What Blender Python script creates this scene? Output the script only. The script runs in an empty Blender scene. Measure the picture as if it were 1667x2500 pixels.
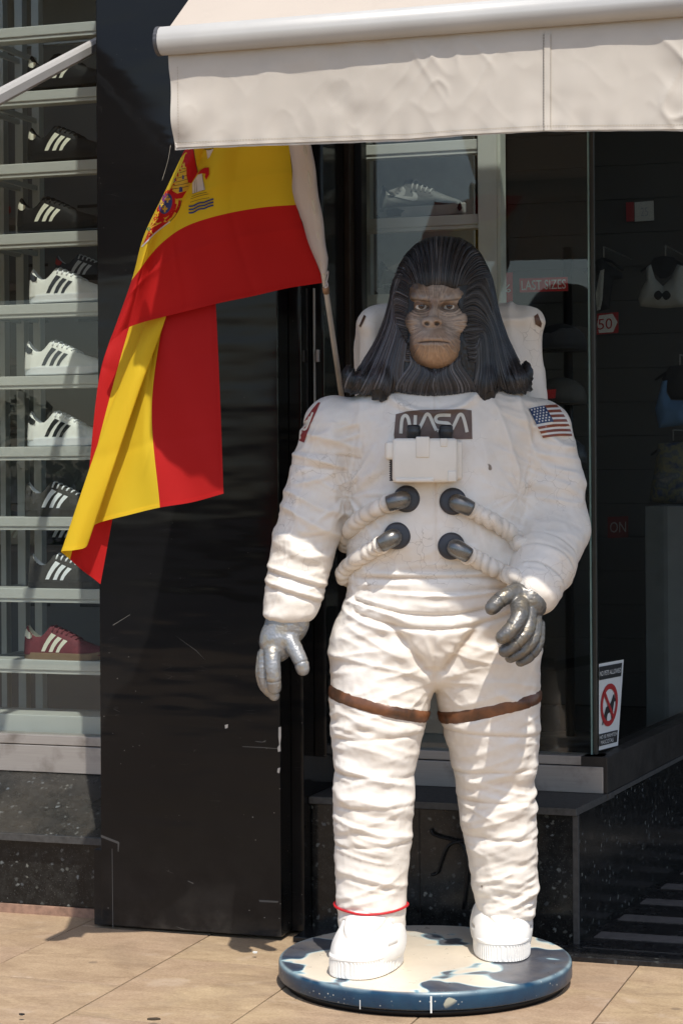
import bpy, bmesh, math, random
import numpy as np
from mathutils import Vector, Matrix
from mathutils.bvhtree import BVHTree
from mathutils.geometry import delaunay_2d_cdt

random.seed(7)
scene = bpy.context.scene
COL = scene.collection

# ------------------------------------------------------------------ camera
FPX, HC, CX, CY = 5100.0, 1.415, 833.5, 1150.0      # focal length in photo pixels, eye height, principal point
ROLL, PHI = math.radians(0.37), math.radians(18.5)  # camera roll, angle of the shop front
cam_d = bpy.data.cameras.new('camera'); cam = bpy.data.objects.new('camera', cam_d); COL.objects.link(cam)
cam_d.sensor_fit = 'VERTICAL'; cam_d.sensor_height = 36.0; cam_d.sensor_width = 24.0
cam_d.lens = FPX / 2500.0 * 36.0
cam_d.shift_y = -(1250.0 - CY) / 2500.0
cam_d.clip_start = 0.05; cam_d.clip_end = 5000
_r = Vector((math.cos(ROLL), 0, -math.sin(ROLL))); _u = Vector((math.sin(ROLL), 0, math.cos(ROLL))); _f = Vector((0, 1, 0))
cam.matrix_world = Matrix(((_r.x, _u.x, -_f.x, 0), (_r.y, _u.y, -_f.y, 0), (_r.z, _u.z, -_f.z, HC), (0, 0, 0, 1)))
scene.camera = cam
scene.render.resolution_x, scene.render.resolution_y = 682, 1024

# ------------------------------------------------------------------ sky, sun, exposure
SUN = Vector((0.10, -0.458, 0.806)).normalized()    # direction towards the sun
world = bpy.data.worlds.new('World'); scene.world = world; world.use_nodes = True
wn = world.node_tree.nodes; wl = world.node_tree.links; wn.clear()
sky = wn.new('ShaderNodeTexSky'); sky.sky_type = 'NISHITA'; sky.sun_disc = False
sky.sun_elevation = math.asin(SUN.z); sky.sun_rotation = math.atan2(SUN.x, SUN.y)
sky.air_density = 1.0; sky.dust_density = 1.6; sky.ozone_density = 1.0
bgn = wn.new('ShaderNodeBackground'); bgn.inputs['Strength'].default_value = 0.15
wo = wn.new('ShaderNodeOutputWorld'); wl.new(sky.outputs[0], bgn.inputs[0]); wl.new(bgn.outputs[0], wo.inputs[0])
sd = bpy.data.lights.new('sun', 'SUN'); sd.energy = 3.6; sd.angle = math.radians(0.6); sd.color = (1.0, 0.94, 0.85)
sun = bpy.data.objects.new('sun', sd); COL.objects.link(sun)
sun.rotation_mode = 'QUATERNION'; sun.rotation_quaternion = SUN.to_track_quat('Z', 'Y'); sun.location = SUN * 30
vs = scene.view_settings; vs.view_transform = 'Standard'; vs.look = 'None'; vs.exposure = 0.38; vs.gamma = 1.0; vs.use_curve_mapping = False
scene.render.engine = 'CYCLES'
try:
    scene.cycles.max_bounces = 8; scene.cycles.transparent_max_bounces = 16; scene.cycles.glossy_bounces = 4; scene.cycles.diffuse_bounces = 4
    scene.cycles.caustics_reflective = False; scene.cycles.caustics_refractive = False
    scene.cycles.use_denoising = True
except Exception: pass

# ------------------------------------------------------------------ measuring helpers
_c, _s = math.cos(PHI), math.sin(PHI)
def ray(px, py):
    a = (px - CX) / FPX; b = (CY - py) / FPX
    return _r * a + _f + _u * b
CAMP = Vector((0, 0, HC))
def atY(px, py, Y):                       # point seen at a photo pixel, at depth Y
    d = ray(px, py); return CAMP + d * (Y / d.y)
def atZ(px, py, z=0.0):                   # point of a level surface seen at a photo pixel
    d = ray(px, py); return CAMP + d * ((z - HC) / d.z)
def FW(u, w, z):                          # shop-front coordinates (along, into the shop, up) -> world
    return Vector((u * _c + w * _s, -u * _s + w * _c, z))
def toF(p): return (p[0] * _c - p[1] * _s, p[0] * _s + p[1] * _c, p[2])
def atW(px, py, w):                       # photo pixel on the plane at shop-front depth w -> (u, z)
    d = ray(px, py); t = w / (d.x * _s + d.y * _c); p = CAMP + d * t
    return (p.x * _c - p.y * _s, p.z)

# ------------------------------------------------------------------ object helpers
ORG = {}
def tag(o, label=None, cat=None, group=None, kind=None):
    if label: o['label'] = label
    if cat: o['category'] = cat
    if group: o['group'] = group
    if kind: o['kind'] = kind
    return o
def thing(name, label, cat, loc=(0, 0, 0), group=None):
    o = bpy.data.objects.new(name, None); COL.objects.link(o); o.empty_display_size = 0.1
    o.location = loc; ORG[o.name] = Vector(loc)
    return tag(o, label, cat, group)
def addmesh(name, V, F, mat, parent=None, smooth=True, local=False):
    V = np.asarray(V, dtype=np.float64).reshape(-1, 3)
    if local: off = np.zeros(3)
    elif parent is not None: off = np.array(ORG[parent.name])
    else: off = np.array([(V[:, 0].min() + V[:, 0].max()) / 2, (V[:, 1].min() + V[:, 1].max()) / 2, V[:, 2].min()])
    me = bpy.data.meshes.new(name)
    if isinstance(F, np.ndarray):
        n = F.shape[1]
        me.vertices.add(len(V)); me.vertices.foreach_set('co', (V - off).ravel())
        me.loops.add(F.size); me.loops.foreach_set('vertex_index', F.ravel().astype(np.int32))
        me.polygons.add(len(F)); me.polygons.foreach_set('loop_start', np.arange(0, F.size, n, dtype=np.int32))
        me.polygons.foreach_set('loop_total', np.full(len(F), n, dtype=np.int32))
        me.update(calc_edges=True); me.validate()
    else:
        me.from_pydata([tuple(v) for v in (V - off)], [], [tuple(f) for f in F]); me.update()
    o = bpy.data.objects.new(name, me); COL.objects.link(o)
    if mat is not None:
        for m in (mat if isinstance(mat, (list, tuple)) else [mat]): me.materials.append(m)
    if smooth and len(me.polygons): me.polygons.foreach_set('use_smooth', [True] * len(me.polygons))
    if parent is not None: o.parent = parent; ORG[o.name] = Vector(off)
    else:
        o.location = off; ORG[o.name] = Vector(off)
    return o
def setcol(o, C, name='paint'):           # per-vertex paint colour
    me = o.data; a = me.attributes.new(name, 'FLOAT_COLOR', 'POINT')
    C = np.concatenate([np.asarray(C, dtype=np.float32), np.ones((len(C), 1), np.float32)], axis=1)
    a.data.foreach_set('color', C.ravel())
def boxbm(bm, c8, bev=0.0):
    vs_ = [bm.verts.new(p) for p in c8]
    fs = [bm.faces.new([vs_[i] for i in q]) for q in ((0, 3, 2, 1), (4, 5, 6, 7), (0, 1, 5, 4), (1, 2, 6, 5), (2, 3, 7, 6), (3, 0, 4, 7))]
    if bev > 0:
        es = list({e for f in fs for e in f.edges})
        bmesh.ops.bevel(bm, geom=es, offset=bev, segments=2, profile=0.6, affect='EDGES')
def bm_obj(name, bm, mat, parent=None, smooth=False, local=False):
    bmesh.ops.recalc_face_normals(bm, faces=bm.faces)
    V = [tuple(v.co) for v in bm.verts]; bm.verts.index_update(); Fc = [[v.index for v in f.verts] for f in bm.faces]; bm.free()
    return addmesh(name, V, Fc, mat, parent, smooth, local)
def fbox(name, u0, u1, w0, w1, z0, z1, mat, parent=None, bev=0.002):   # a bevelled box in shop-front coordinates
    bm = bmesh.new()
    boxbm(bm, [FW(u0, w0, z0), FW(u1, w0, z0), FW(u1, w1, z0), FW(u0, w1, z0), FW(u0, w0, z1), FW(u1, w0, z1), FW(u1, w1, z1), FW(u0, w1, z1)], bev)
    return bm_obj(name, bm, mat, parent)
def prism(name, pts, d, mat, parent=None, bev=0.0, local=False):       # closed outline of 3-D points pushed along vector d
    bm = bmesh.new(); n = len(pts); d = Vector(d)
    a = [bm.verts.new(p) for p in pts]; b = [bm.verts.new(Vector(p) + d) for p in pts]
    bm.faces.new(a); bm.faces.new(b[::-1])
    for i in range(n): bm.faces.new((a[i], b[i], b[(i + 1) % n], a[(i + 1) % n]))
    if bev: bmesh.ops.bevel(bm, geom=list(bm.edges), offset=bev, segments=2, profile=0.6, affect='EDGES')
    return bm_obj(name, bm, mat, parent, local=local)
def tube_data(P, R, nseg=10, cap=True):
    P = [Vector(p) for p in P]; n = len(P); R = R if hasattr(R, '__len__') else [R] * n
    V, Fc = [], []; up = None
    for i in range(n):
        t = (P[min(i + 1, n - 1)] - P[max(i - 1, 0)]).normalized()
        if up is None: up = t.orthogonal().normalized()
        up = (up - t * up.dot(t)).normalized(); bn = t.cross(up)
        for k in range(nseg):
            a = 2 * math.pi * k / nseg; V.append(P[i] + (up * math.cos(a) + bn * math.sin(a)) * R[i])
    for i in range(n - 1):
        for k in range(nseg):
            Fc.append((i * nseg + k, i * nseg + (k + 1) % nseg, (i + 1) * nseg + (k + 1) % nseg, (i + 1) * nseg + k))
    if cap: Fc.append(tuple(range(nseg))[::-1]); Fc.append(tuple((n - 1) * nseg + k for k in range(nseg)))
    return V, Fc
def tube(name, P, R, mat, parent=None, nseg=10, local=False):
    V, Fc = tube_data(P, R, nseg); return addmesh(name, V, Fc, mat, parent, True, local)
def spline(P, n):                          # Catmull-Rom through points
    P = [np.array(p, float) for p in P]; Q = [2 * P[0] - P[1]] + P + [2 * P[-1] - P[-2]]; out = []
    for t in np.linspace(0, len(P) - 1 - 1e-9, n):
        i = int(t); f = t - i; a, b, c, d = Q[i:i + 4]
        out.append(0.5 * ((2 * b) + (-a + c) * f + (2 * a - 5 * b + 4 * c - d) * f * f + (-a + 3 * b - 3 * c + d) * f ** 3))
    return np.array(out)
def lathe(name, prof, centre, mat, parent=None, n=64, axis=(0, 0, 1), smooth=True, local=False):
    ax = Vector(axis).normalized(); e1 = ax.orthogonal().normalized(); e2 = ax.cross(e1); V, Fc = [], []; m = len(prof)
    for r, h in prof:
        for k in range(n):
            a = 2 * math.pi * k / n; V.append(Vector(centre) + ax * h + (e1 * math.cos(a) + e2 * math.sin(a)) * r)
    for i in range(m - 1):
        for k in range(n): Fc.append((i * n + k, i * n + (k + 1) % n, (i + 1) * n + (k + 1) % n, (i + 1) * n + k))
    if prof[0][0] > 1e-5: Fc.append(tuple(range(n))[::-1])
    if prof[-1][0] > 1e-5: Fc.append(tuple((m - 1) * n + k for k in range(n)))
    o = addmesh(name, V, Fc, mat, parent, smooth, local); return o
def copy_tree(o, parent=None):
    c = o.copy(); COL.objects.link(c); c.parent = parent
    for ch in list(o.children): copy_tree(ch, c)
    return c

# ------------------------------------------------------------------ material helpers
class NB:
    def __init__(self, name):
        self.m = bpy.data.materials.new(name); self.m.use_nodes = True
        self.nt = self.m.node_tree; self.N = self.nt.nodes; self.b = self.N['Principled BSDF']; self.out = self.N['Material Output']
    def n(self, t, **k):
        x = self.N.new(t)
        for a, v in k.items():
            if a.startswith('i_'): x.inputs[a[2:].replace('_', ' ')].default_value = v
            else: setattr(x, a, v)
        return x
    def l(self, a, b): self.nt.links.new(a, b)
    def coord(self, scale=(1, 1, 1), kind='Object', rot=(0, 0, 0)):
        t = self.n('ShaderNodeTexCoord'); mp = self.n('ShaderNodeMapping'); mp.inputs['Scale'].default_value = scale; mp.inputs['Rotation'].default_value = rot
        if kind == 'World':
            g = self.n('ShaderNodeNewGeometry'); self.l(g.outputs['Position'], mp.inputs[0])
        else: self.l(t.outputs[kind], mp.inputs[0])
        return mp.outputs[0]
    def noise(self, vec, scale=5, detail=4, rough=0.55, dist=0.0):
        x = self.n('ShaderNodeTexNoise'); x.inputs['Scale'].default_value = scale; x.inputs['Detail'].default_value = detail
        x.inputs['Roughness'].default_value = rough; x.inputs['Distortion'].default_value = dist; self.l(vec, x.inputs['Vector']); return x.outputs['Fac']
    def voro(self, vec, scale=5, feature='F1', out='Distance', rnd=1.0):
        x = self.n('ShaderNodeTexVoronoi', feature=feature); x.inputs['Scale'].default_value = scale; x.inputs['Randomness'].default_value = rnd
        self.l(vec, x.inputs['Vector']); return x.outputs[out]
    def ramp(self, fac, stops):
        x = self.n('ShaderNodeValToRGB'); e = x.color_ramp.elements
        while len(e) < len(stops): e.new(0.5)
        for el, (p, c) in zip(e, stops):
            el.position = p; el.color = (c, c, c, 1) if isinstance(c, (int, float)) else (*c[:3], 1)
        self.l(fac, x.inputs[0]); return x.outputs[0]
    def mix(self, fac, a, b, mode='MIX'):
        x = self.n('ShaderNodeMix', data_type='RGBA', blend_type=mode)
        for s, v in ((0, fac), (6, a), (7, b)):
            if isinstance(v, (int, float)): x.inputs[s].default_value = v
            elif isinstance(v, tuple): x.inputs[s].default_value = (*v[:3], 1)
            else: self.l(v, x.inputs[s])
        return x.outputs[2]
    def math(self, op, a, b=0.0):
        x = self.n('ShaderNodeMath', operation=op)
        for s, v in ((0, a), (1, b)):
            if isinstance(v, (int, float)): x.inputs[s].default_value = v
            else: self.l(v, x.inputs[s])
        return x.outputs[0]
    def sep(self, vec):
        x = self.n('ShaderNodeSeparateXYZ'); self.l(vec, x.inputs[0]); return x.outputs
    def bump(self, h, strength=0.3, dist=0.01, prev=None):
        x = self.n('ShaderNodeBump'); x.inputs['Strength'].default_value = strength; x.inputs['Distance'].default_value = dist
        self.l(h, x.inputs['Height'])
        if prev is not None: self.l(prev, x.inputs['Normal'])
        self.l(x.outputs[0], self.b.inputs['Normal']); return x.outputs[0]
    def set(self, **k):
        for a, v in k.items():
            s = self.b.inputs[a.replace('_', ' ')]
            if isinstance(v, (int, float)): s.default_value = v
            elif isinstance(v, tuple): s.default_value = (*v[:3], 1) if len(v) == 3 and s.type == 'RGBA' else v
            else: self.l(v, s)
        return self
def plain(name, col, rough=0.5, metal=0.0, var=0.12, scale=14, bump=0.0, bscale=120, spec=0.5):
    k = NB(name); v = k.coord(); f = k.noise(v, scale, 5)
    d = tuple(c * (1 - var) for c in col); l = tuple(min(1, c * (1 + var)) for c in col)
    k.set(Base_Color=k.ramp(f, [(0.3, d), (0.7, l)]), Metallic=metal, Specular_IOR_Level=spec)
    k.set(Roughness=k.ramp(k.noise(v, scale * 2.3, 3), [(0.3, max(0.02, rough - 0.06)), (0.7, min(1, rough + 0.06))]))
    if bump: k.bump(k.noise(v, bscale, 3), bump, 0.002)
    return k.m
# ================================================================== SETTING
def m_tile():
    k = NB('sandstone_tile'); v = k.coord(kind='World', rot=(0, 0, PHI))
    oi = k.n('ShaderNodeObjectInfo')
    sv = k.n('ShaderNodeVectorMath', operation='ADD'); k.l(v, sv.inputs[0])
    cb = k.n('ShaderNodeCombineXYZ'); k.l(k.math('MULTIPLY', oi.outputs['Random'], 37.0), cb.inputs[2]); k.l(cb.outputs[0], sv.inputs[1]); v = sv.outputs[0]
    st = k.n('ShaderNodeMapping'); st.inputs['Scale'].default_value = (4.2, 9.0, 1); k.l(v, st.inputs[0])
    streak = k.ramp(k.noise(st.outputs[0], 1.3, 6, 0.66, 0.9), [(0.25, 0.0), (0.75, 1.0)])
    base = k.mix(streak, (0.25, 0.165, 0.095), (0.50, 0.38, 0.225))
    base = k.mix(k.ramp(k.noise(v, 2.3, 3), [(0.42, 0.0), (0.62, 0.8)]), base, k.mix(streak, (0.29, 0.19, 0.125), (0.40, 0.28, 0.195)))
    dk = k.ramp(k.noise(st.outputs[0], 3.4, 6, 0.7, 0.5), [(0.54, 0.0), (0.74, 0.45)])
    base = k.mix(dk, base, (0.20, 0.13, 0.07))
    base = k.mix(k.ramp(oi.outputs['Random'], [(0.3, 0.0), (0.9, 0.75)]), base, k.mix(streak, (0.27, 0.175, 0.12), (0.38, 0.265, 0.19)))
    fine = k.noise(v, 140, 3, 0.7)
    base = k.mix(0.35, base, k.ramp(fine, [(0.3, (0.22, 0.15, 0.09)), (0.7, (0.56, 0.43, 0.29))]))
    spots = k.ramp(k.voro(v, 3.1), [(0.035, 1.0), (0.05, 0.0)])
    base = k.mix(k.math('MULTIPLY', spots, 0.5), base, (0.13, 0.10, 0.075))
    stn = k.ramp(k.noise(v, 3.6, 6, 0.68, 0.6), [(0.50, 0.0), (0.72, 0.55)])
    base = k.mix(stn, base, (0.23, 0.165, 0.115))
    grit = k.ramp(k.voro(v, 42), [(0.07, 1.0), (0.12, 0.0)])
    base = k.mix(k.math('MULTIPLY', grit, k.ramp(k.noise(v, 11, 3), [(0.5, 0.0), (0.64, 0.7)])), base, (0.12, 0.09, 0.06))
    lt = k.ramp(k.noise(v, 7, 5, 0.6, 0.4), [(0.60, 0.0), (0.74, 0.5)])
    base = k.mix(lt, base, (0.5, 0.40, 0.31))
    k.set(Base_Color=base, Roughness=k.ramp(streak, [(0.2, 0.5), (0.8, 0.72)]))
    k.bump(k.mix(0.5, fine, streak), 0.25, 0.002); return k.m
M_TILE = m_tile()
M_GROUT = plain('grout', (0.09, 0.07, 0.05), 0.9, var=0.4, scale=40)
def m_granite(name, base=(0.012, 0.013, 0.013), rough=0.16, fleck=1.0, dust=0.0):
    k = NB(name); v0 = k.coord(kind='World'); nz = k.n('ShaderNodeTexNoise'); nz.inputs['Scale'].default_value = 55; nz.inputs['Detail'].default_value = 3; k.l(v0, nz.inputs['Vector'])
    mv = k.n('ShaderNodeMix', data_type='VECTOR'); mv.inputs[0].default_value = 0.022; k.l(v0, mv.inputs[4]); k.l(nz.outputs['Color'], mv.inputs[5]); v = mv.outputs[1]
    c = k.voro(v, 60, 'F1', 'Color'); cs = k.n('ShaderNodeSeparateColor'); k.l(c, cs.inputs[0])
    d = k.voro(v, 60, 'F1', 'Distance')
    msk = k.math('MULTIPLY', k.ramp(cs.outputs[0], [(0.74, 0.0), (0.99, fleck)]), k.ramp(k.math('ADD', d, k.math('MULTIPLY', k.noise(v, 240, 2), 0.3)), [(0.38, 1.0), (0.55, 0.0)]))
    col = k.mix(k.noise(v, 45, 4), tuple(x * 0.4 for x in base), tuple(x * 2.2 for x in base))
    col = k.mix(msk, col, k.mix(cs.outputs[1], (0.085, 0.10, 0.115), (0.19, 0.20, 0.18)))
    gr = k.ramp(k.noise(v, 38, 6, 0.7), [(0.48, 0.0), (0.75, 0.5)]); col = k.mix(gr, col, (0.045, 0.047, 0.045))
    fine = k.ramp(k.voro(v, 150, 'F1', 'Distance'), [(0.08, 1.0), (0.24, 0.0)])
    col = k.mix(k.math('MULTIPLY', fine, 0.45 * fleck), col, (0.13, 0.13, 0.125))
    if dust: col = k.mix(k.math('MULTIPLY', k.ramp(k.noise(v, 6, 5), [(0.35, 0.0), (0.75, 1.0)]), dust), col, (0.17, 0.145, 0.115))
    k.set(Base_Color=col, Roughness=k.ramp(k.noise(v, 20, 4), [(0.3, rough * 0.7), (0.75, rough * 1.6)]), Specular_IOR_Level=0.3); k.bump(k.noise(v, 180, 2), 0.04, 0.001)
    return k.m
M_GRAN = m_granite('granite', base=(0.006, 0.0065, 0.0065), dust=0.03)
M_GRAN2 = m_granite('granite_dusty', base=(0.014, 0.0145, 0.014), rough=0.26, dust=0.22)
M_GRAN_EDGE = plain('granite_sawn_edge', (0.045, 0.044, 0.042), 0.65, var=0.35, scale=60)
def m_lacquer():
    k = NB('black_lacquer'); v = k.coord(kind='World')
    sp = k.ramp(k.voro(v, 34), [(0.045, 1.0), (0.065, 0.0)])                     # paint specks
    sm = k.ramp(k.noise(v, 5.0, 2), [(0.50, 0.0), (0.60, 1.0)])
    zz = k.sep(v)[2]; low = k.ramp(zz, [(0.15, 1.0), (0.95, 0.12)])
    col = k.mix(k.noise(v, 3, 3), (0.0045, 0.0045, 0.005), (0.010, 0.010, 0.0105))
    col = k.mix(k.math('MULTIPLY', k.math('MULTIPLY', sp, sm), low), col, (0.42, 0.41, 0.38))
    sc = k.n('ShaderNodeMapping'); sc.inputs['Scale'].default_value = (1.2, 1.2, 9.0); sc.inputs['Rotation'].default_value = (0.25, 0.35, 0.1); k.l(v, sc.inputs[0])
    ln = k.ramp(k.voro(sc.outputs[0], 7, 'DISTANCE_TO_EDGE'), [(0.0, 1.0), (0.010, 0.0)])
    lm = k.ramp(k.noise(v, 9, 3), [(0.62, 0.0), (0.70, 1.0)])
    col = k.mix(k.math('MULTIPLY', k.math('MULTIPLY', ln, lm), k.math('MULTIPLY', low, 0.7)), col, (0.32, 0.31, 0.29))
    dust = k.ramp(zz, [(0.0, 0.35), (0.08, 0.09), (0.4, 0.0)])
    col = k.mix(k.math('MULTIPLY', dust, k.ramp(k.noise(v, 12, 5, 0.65), [(0.35, 0.1), (0.75, 1.0)])), col, (0.12, 0.11, 0.10))
    k.set(Base_Color=col, Roughness=k.ramp(k.noise(v, 7, 4), [(0.3, 0.06), (0.75, 0.17)]), Specular_IOR_Level=0.22)
    wv = k.n('ShaderNodeMapping'); wv.inputs['Scale'].default_value = (0.5, 0.5, 2.2); k.l(v, wv.inputs[0])
    k.bump(k.noise(wv.outputs[0], 2.0, 3), 0.28, 0.03); return k.m
M_LACQ = m_lacquer()
M_DARK = plain('dark_metal', (0.006, 0.006, 0.0065), 0.35, 0.0, 0.3, 8, spec=0.25)
M_BRONZE = plain('bronze_frame', (0.035, 0.026, 0.019), 0.45, 0.5, 0.4, 7)
def m_steel():
    k = NB('brushed_steel'); v = k.coord(kind='World', rot=(0, 0, PHI)); mp = k.n('ShaderNodeMapping'); mp.inputs['Scale'].default_value = (2, 2, 90); k.l(v, mp.inputs[0])
    b = k.noise(mp.outputs[0], 3, 5, 0.6)
    col = k.mix(b, (0.30, 0.275, 0.255), (0.46, 0.43, 0.40))
    col = k.mix(k.ramp(k.noise(v, 9, 5, 0.6), [(0.52, 0.0), (0.8, 0.7)]), col, (0.10, 0.075, 0.055))
    k.set(Base_Color=col, Metallic=0.45, Roughness=k.ramp(b, [(0.2, 0.38), (0.8, 0.55)])); k.bump(b, 0.06, 0.001); return k.m
M_STEEL = m_steel()
M_STEEL_D = plain('side_sill_metal', (0.03, 0.026, 0.023), 0.5, 0.4, 0.4, 9)
def m_glass(name, tint=(0.925, 0.95, 0.94), add=0.0):
    k = NB(name); lw = k.n('ShaderNodeLayerWeight'); lw.inputs[0].default_value = 0.5
    R = k.math('ADD', k.math('MULTIPLY', k.math('POWER', lw.outputs['Facing'], 5.0), 0.9), 0.036 + add)
    t = k.n('ShaderNodeBsdfTransparent'); t.inputs[0].default_value = (*tint, 1)
    g = k.n('ShaderNodeBsdfGlossy'); g.inputs['Roughness'].default_value = 0.0
    mx = k.n('ShaderNodeMixShader'); k.l(R, mx.inputs[0]); k.l(t.outputs[0], mx.inputs[1]); k.l(g.outputs[0], mx.inputs[2]); k.l(mx.outputs[0], k.out.inputs[0]); return k.m
M_GLASS = m_glass('window_glass')
M_GLASS_EDGE = plain('glass_edge', (0.20, 0.30, 0.28), 0.15, 0, 0.2)
M_WALLP = plain('shop_wall_panel', (0.17, 0.17, 0.165), 0.6, 0, 0.06, 2)
M_WALLD = plain('shop_wall_dark', (0.075, 0.074, 0.07), 0.6, 0, 0.06, 2)
M_FLOOR_IN = plain('shop_floor_tile', (0.07, 0.065, 0.06), 0.25, 0, 0.1, 3)
M_WHITE = plain('white_painted_metal', (0.47, 0.48, 0.455), 0.35, 0, 0.04, 6)

# ---- pavement: a sheet to the horizon, and individual slabs near the shop
TU0, TW0, TDU, TDW = -1.975, 5.272, 0.4395, 0.658
pave = addmesh('pavement', [(-600, -900, -0.012), (600, -900, -0.012), (600, 600, -0.012), (-600, 600, -0.012)], [(0, 1, 2, 3)], M_GROUT, smooth=False)
tag(pave, kind='structure')
def slab_mesh():
    bm = bmesh.new(); a, b = TDU / 2 - 0.0022, TDW / 2 - 0.0022
    boxbm(bm, [(-a, -b, -0.02), (a, -b, -0.02), (a, b, -0.02), (-a, b, -0.02), (-a, -b, 0), (a, -b, 0), (a, b, 0), (-a, b, 0)], 0.002)
    bmesh.ops.recalc_face_normals(bm, faces=bm.faces)
    me = bpy.data.meshes.new('paving_slab'); bm.to_mesh(me); bm.free(); me.materials.append(M_TILE); return me
SLAB = slab_mesh(); rs = random.Random(3)
for i in range(-6, 5):
    for j in range(-5, 2):
        u = TU0 + (i + 0.5) * TDU; w = TW0 + (j + 0.5 + (0.5 if i % 2 else 0.0)) * TDW
        if w > 6.4: continue
        o = bpy.data.objects.new('paving_slab', SLAB); COL.objects.link(o); o.parent = pave
        p = FW(u, w, 0.012 + rs.uniform(-0.0006, 0.0006)); o.location = p - Vector(ORG[pave.name]) + Vector((0, 0, -0.012))
        o.rotation_euler = (rs.uniform(-0.0009, 0.0009), rs.uniform(-0.0009, 0.0009), -PHI)
far = bmesh.new()
for (u0, u1, w0, w1) in ((-60, -4.6, -1.2, 7.2), (0.3, 60, -1.2, 5.92), (-4.6, 0.3, -1.2, 1.9)):
    vs4 = [far.verts.new(FW(a, b, -0.004)) for a, b in ((u0, w0), (u1, w0), (u1, w1), (u0, w1))]; far.faces.new(vs4)
tag(bm_obj('street', far, M_TILE), kind='structure')

# ---- the shop building
shop = thing('shop_building', 'dark granite and glass shop front behind the astronaut statue', 'building', FW(-2.0, 6.0, 0))
# clad column
fbox('column', -2.769, -2.176, 5.905, 6.30, 0.012, 3.9, M_LACQ, shop, 0.003)
fbox('column_base_plate', -2.797, -2.770, 5.912, 6.10, 0.010, 0.245, M_LACQ, shop, 0.002)
fbox('column_return', -2.1755, -2.135, 6.0, 6.33, 0.012, 3.9, M_LACQ, shop, 0.002)
# left bay: dado, sloping sill, steel frame, glass
fbox('granite_plinth', -5.2, -2.798, 6.045, 6.34, 0.03, 0.236, M_GRAN, shop, 0.002)
fbox('plinth_mortar', -5.2, -2.798, 6.038, 6.3, -0.005, 0.028, plain('mortar', (0.28, 0.17, 0.12), 0.9, 0, 0.3, 40), shop, 0.001)
bm = bmesh.new()
boxbm(bm, [FW(-5.2, 6.02, 0.237), FW(-2.772, 6.02, 0.237), FW(-2.772, 6.36, 0.39), FW(-5.2, 6.36, 0.39), FW(-5.2, 6.02, 0.262), FW(-2.772, 6.02, 0.262), FW(-2.772, 6.36, 0.417), FW(-5.2, 6.36, 0.417)], 0.002)
bm_obj('granite_sill', bm, M_GRAN2, shop)
fbox('ledge_edge', -5.2, -2.773, 6.008, 6.019, 0.238, 0.260, M_GRAN_EDGE, shop, 0.001)
fbox('steel_sill', -5.2, -2.60, 6.335, 6.42, 0.41, 0.499, M_STEEL, shop, 0.002)
fbox('steel_bead', -5.2, -2.60, 6.341, 6.42, 0.502, 0.533, M_STEEL, shop, 0.002)
pane = fbox('glass_pane', -5.2, -2.58, 6.372, 6.38, 0.533, 3.6, M_GLASS, shop, 0)
fbox('window_head', -5.2, -2.3, 6.33, 6.44, 3.6, 3.9, M_DARK, shop, 0.002)
fbox('granite_pier', -5.5, -5.2, 6.0, 6.5, 0.0, 3.9, M_GRAN, shop, 0.003)
# right bay
RC = 0.082                                                    # splay of the entrance side
gu = lambda w: -1.303 + RC * (w - 6.064)
bm = bmesh.new()
boxbm(bm, [FW(-2.134, 6.064, 0.002), FW(gu(6.064), 6.064, 0.002), FW(gu(9.4), 9.4, 0.002), FW(-2.134, 9.4, 0.002), FW(-2.134, 6.064, 0.395), FW(gu(6.064), 6.064, 0.395), FW(gu(9.4), 9.4, 0.395), FW(-2.134, 9.4, 0.395)], 0.004)
bm_obj('granite_plinth', bm, M_GRAN, shop)
fbox('plinth_corner_joint', gu(6.064) - 0.014, gu(6.064) + 0.003, 6.058, 6.075, 0.012, 0.394, M_GRAN_EDGE, shop, 0.002)
fbox('granite_slab_joint', -1.79, -1.787, 6.0625, 6.07, 0.012, 0.394, M_DARK, shop, 0)
bm = bmesh.new()
boxbm(bm, [FW(-2.134, 6.04, 0.396), FW(gu(6.04) + 0.004, 6.04, 0.396), FW(gu(6.42) + 0.012, 6.42, 0.396), FW(-2.134, 6.42, 0.396), FW(-2.134, 6.04, 0.418), FW(gu(6.04) + 0.004, 6.04, 0.418), FW(gu(6.42) + 0.012, 6.42, 0.418), FW(-2.134, 6.42, 0.418)], 0.002)
bm_obj('granite_sill', bm, M_GRAN_EDGE, shop)
su = gu(6.34)
fbox('steel_sill', -2.134, su, 6.335, 6.42, 0.419, 0.500, M_STEEL, shop, 0.002)
fbox('steel_bead', -2.134, su, 6.341, 6.42, 0.503, 0.531, M_STEEL, shop, 0.002)
def sidebox(name, w0, w1, z0, z1, mat, t0, t1, bev=0.002):     # along the splayed entrance side
    bm = bmesh.new(); q = lambda w, t: gu(w) + t
    boxbm(bm, [FW(q(w0, t0), w0, z0), FW(q(w0, t1), w0, z0), FW(q(w1, t1), w1, z0), FW(q(w1, t0), w1, z0), FW(q(w0, t0), w0, z1), FW(q(w0, t1), w0, z1), FW(q(w1, t1), w1, z1), FW(q(w1, t0), w1, z1)], bev)
    return bm_obj(name, bm, mat, shop)
sidebox('side_sill', 6.34, 9.4, 0.419, 0.531, M_STEEL_D, -0.07, 0.012)
sidebox('side_sill_lip', 6.34, 9.4, 0.404, 0.418, M_GRAN_EDGE, -0.05, 0.016, 0.001)
gl = fbox('glass_pane', -2.05, su - 0.045, 6.372, 6.38, 0.532, 3.6, M_GLASS, shop, 0)
fbox('glass_edge', su - 0.0445, su - 0.040, 6.370, 6.382, 0.532, 3.6, M_GLASS_EDGE, shop, 0)
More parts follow.
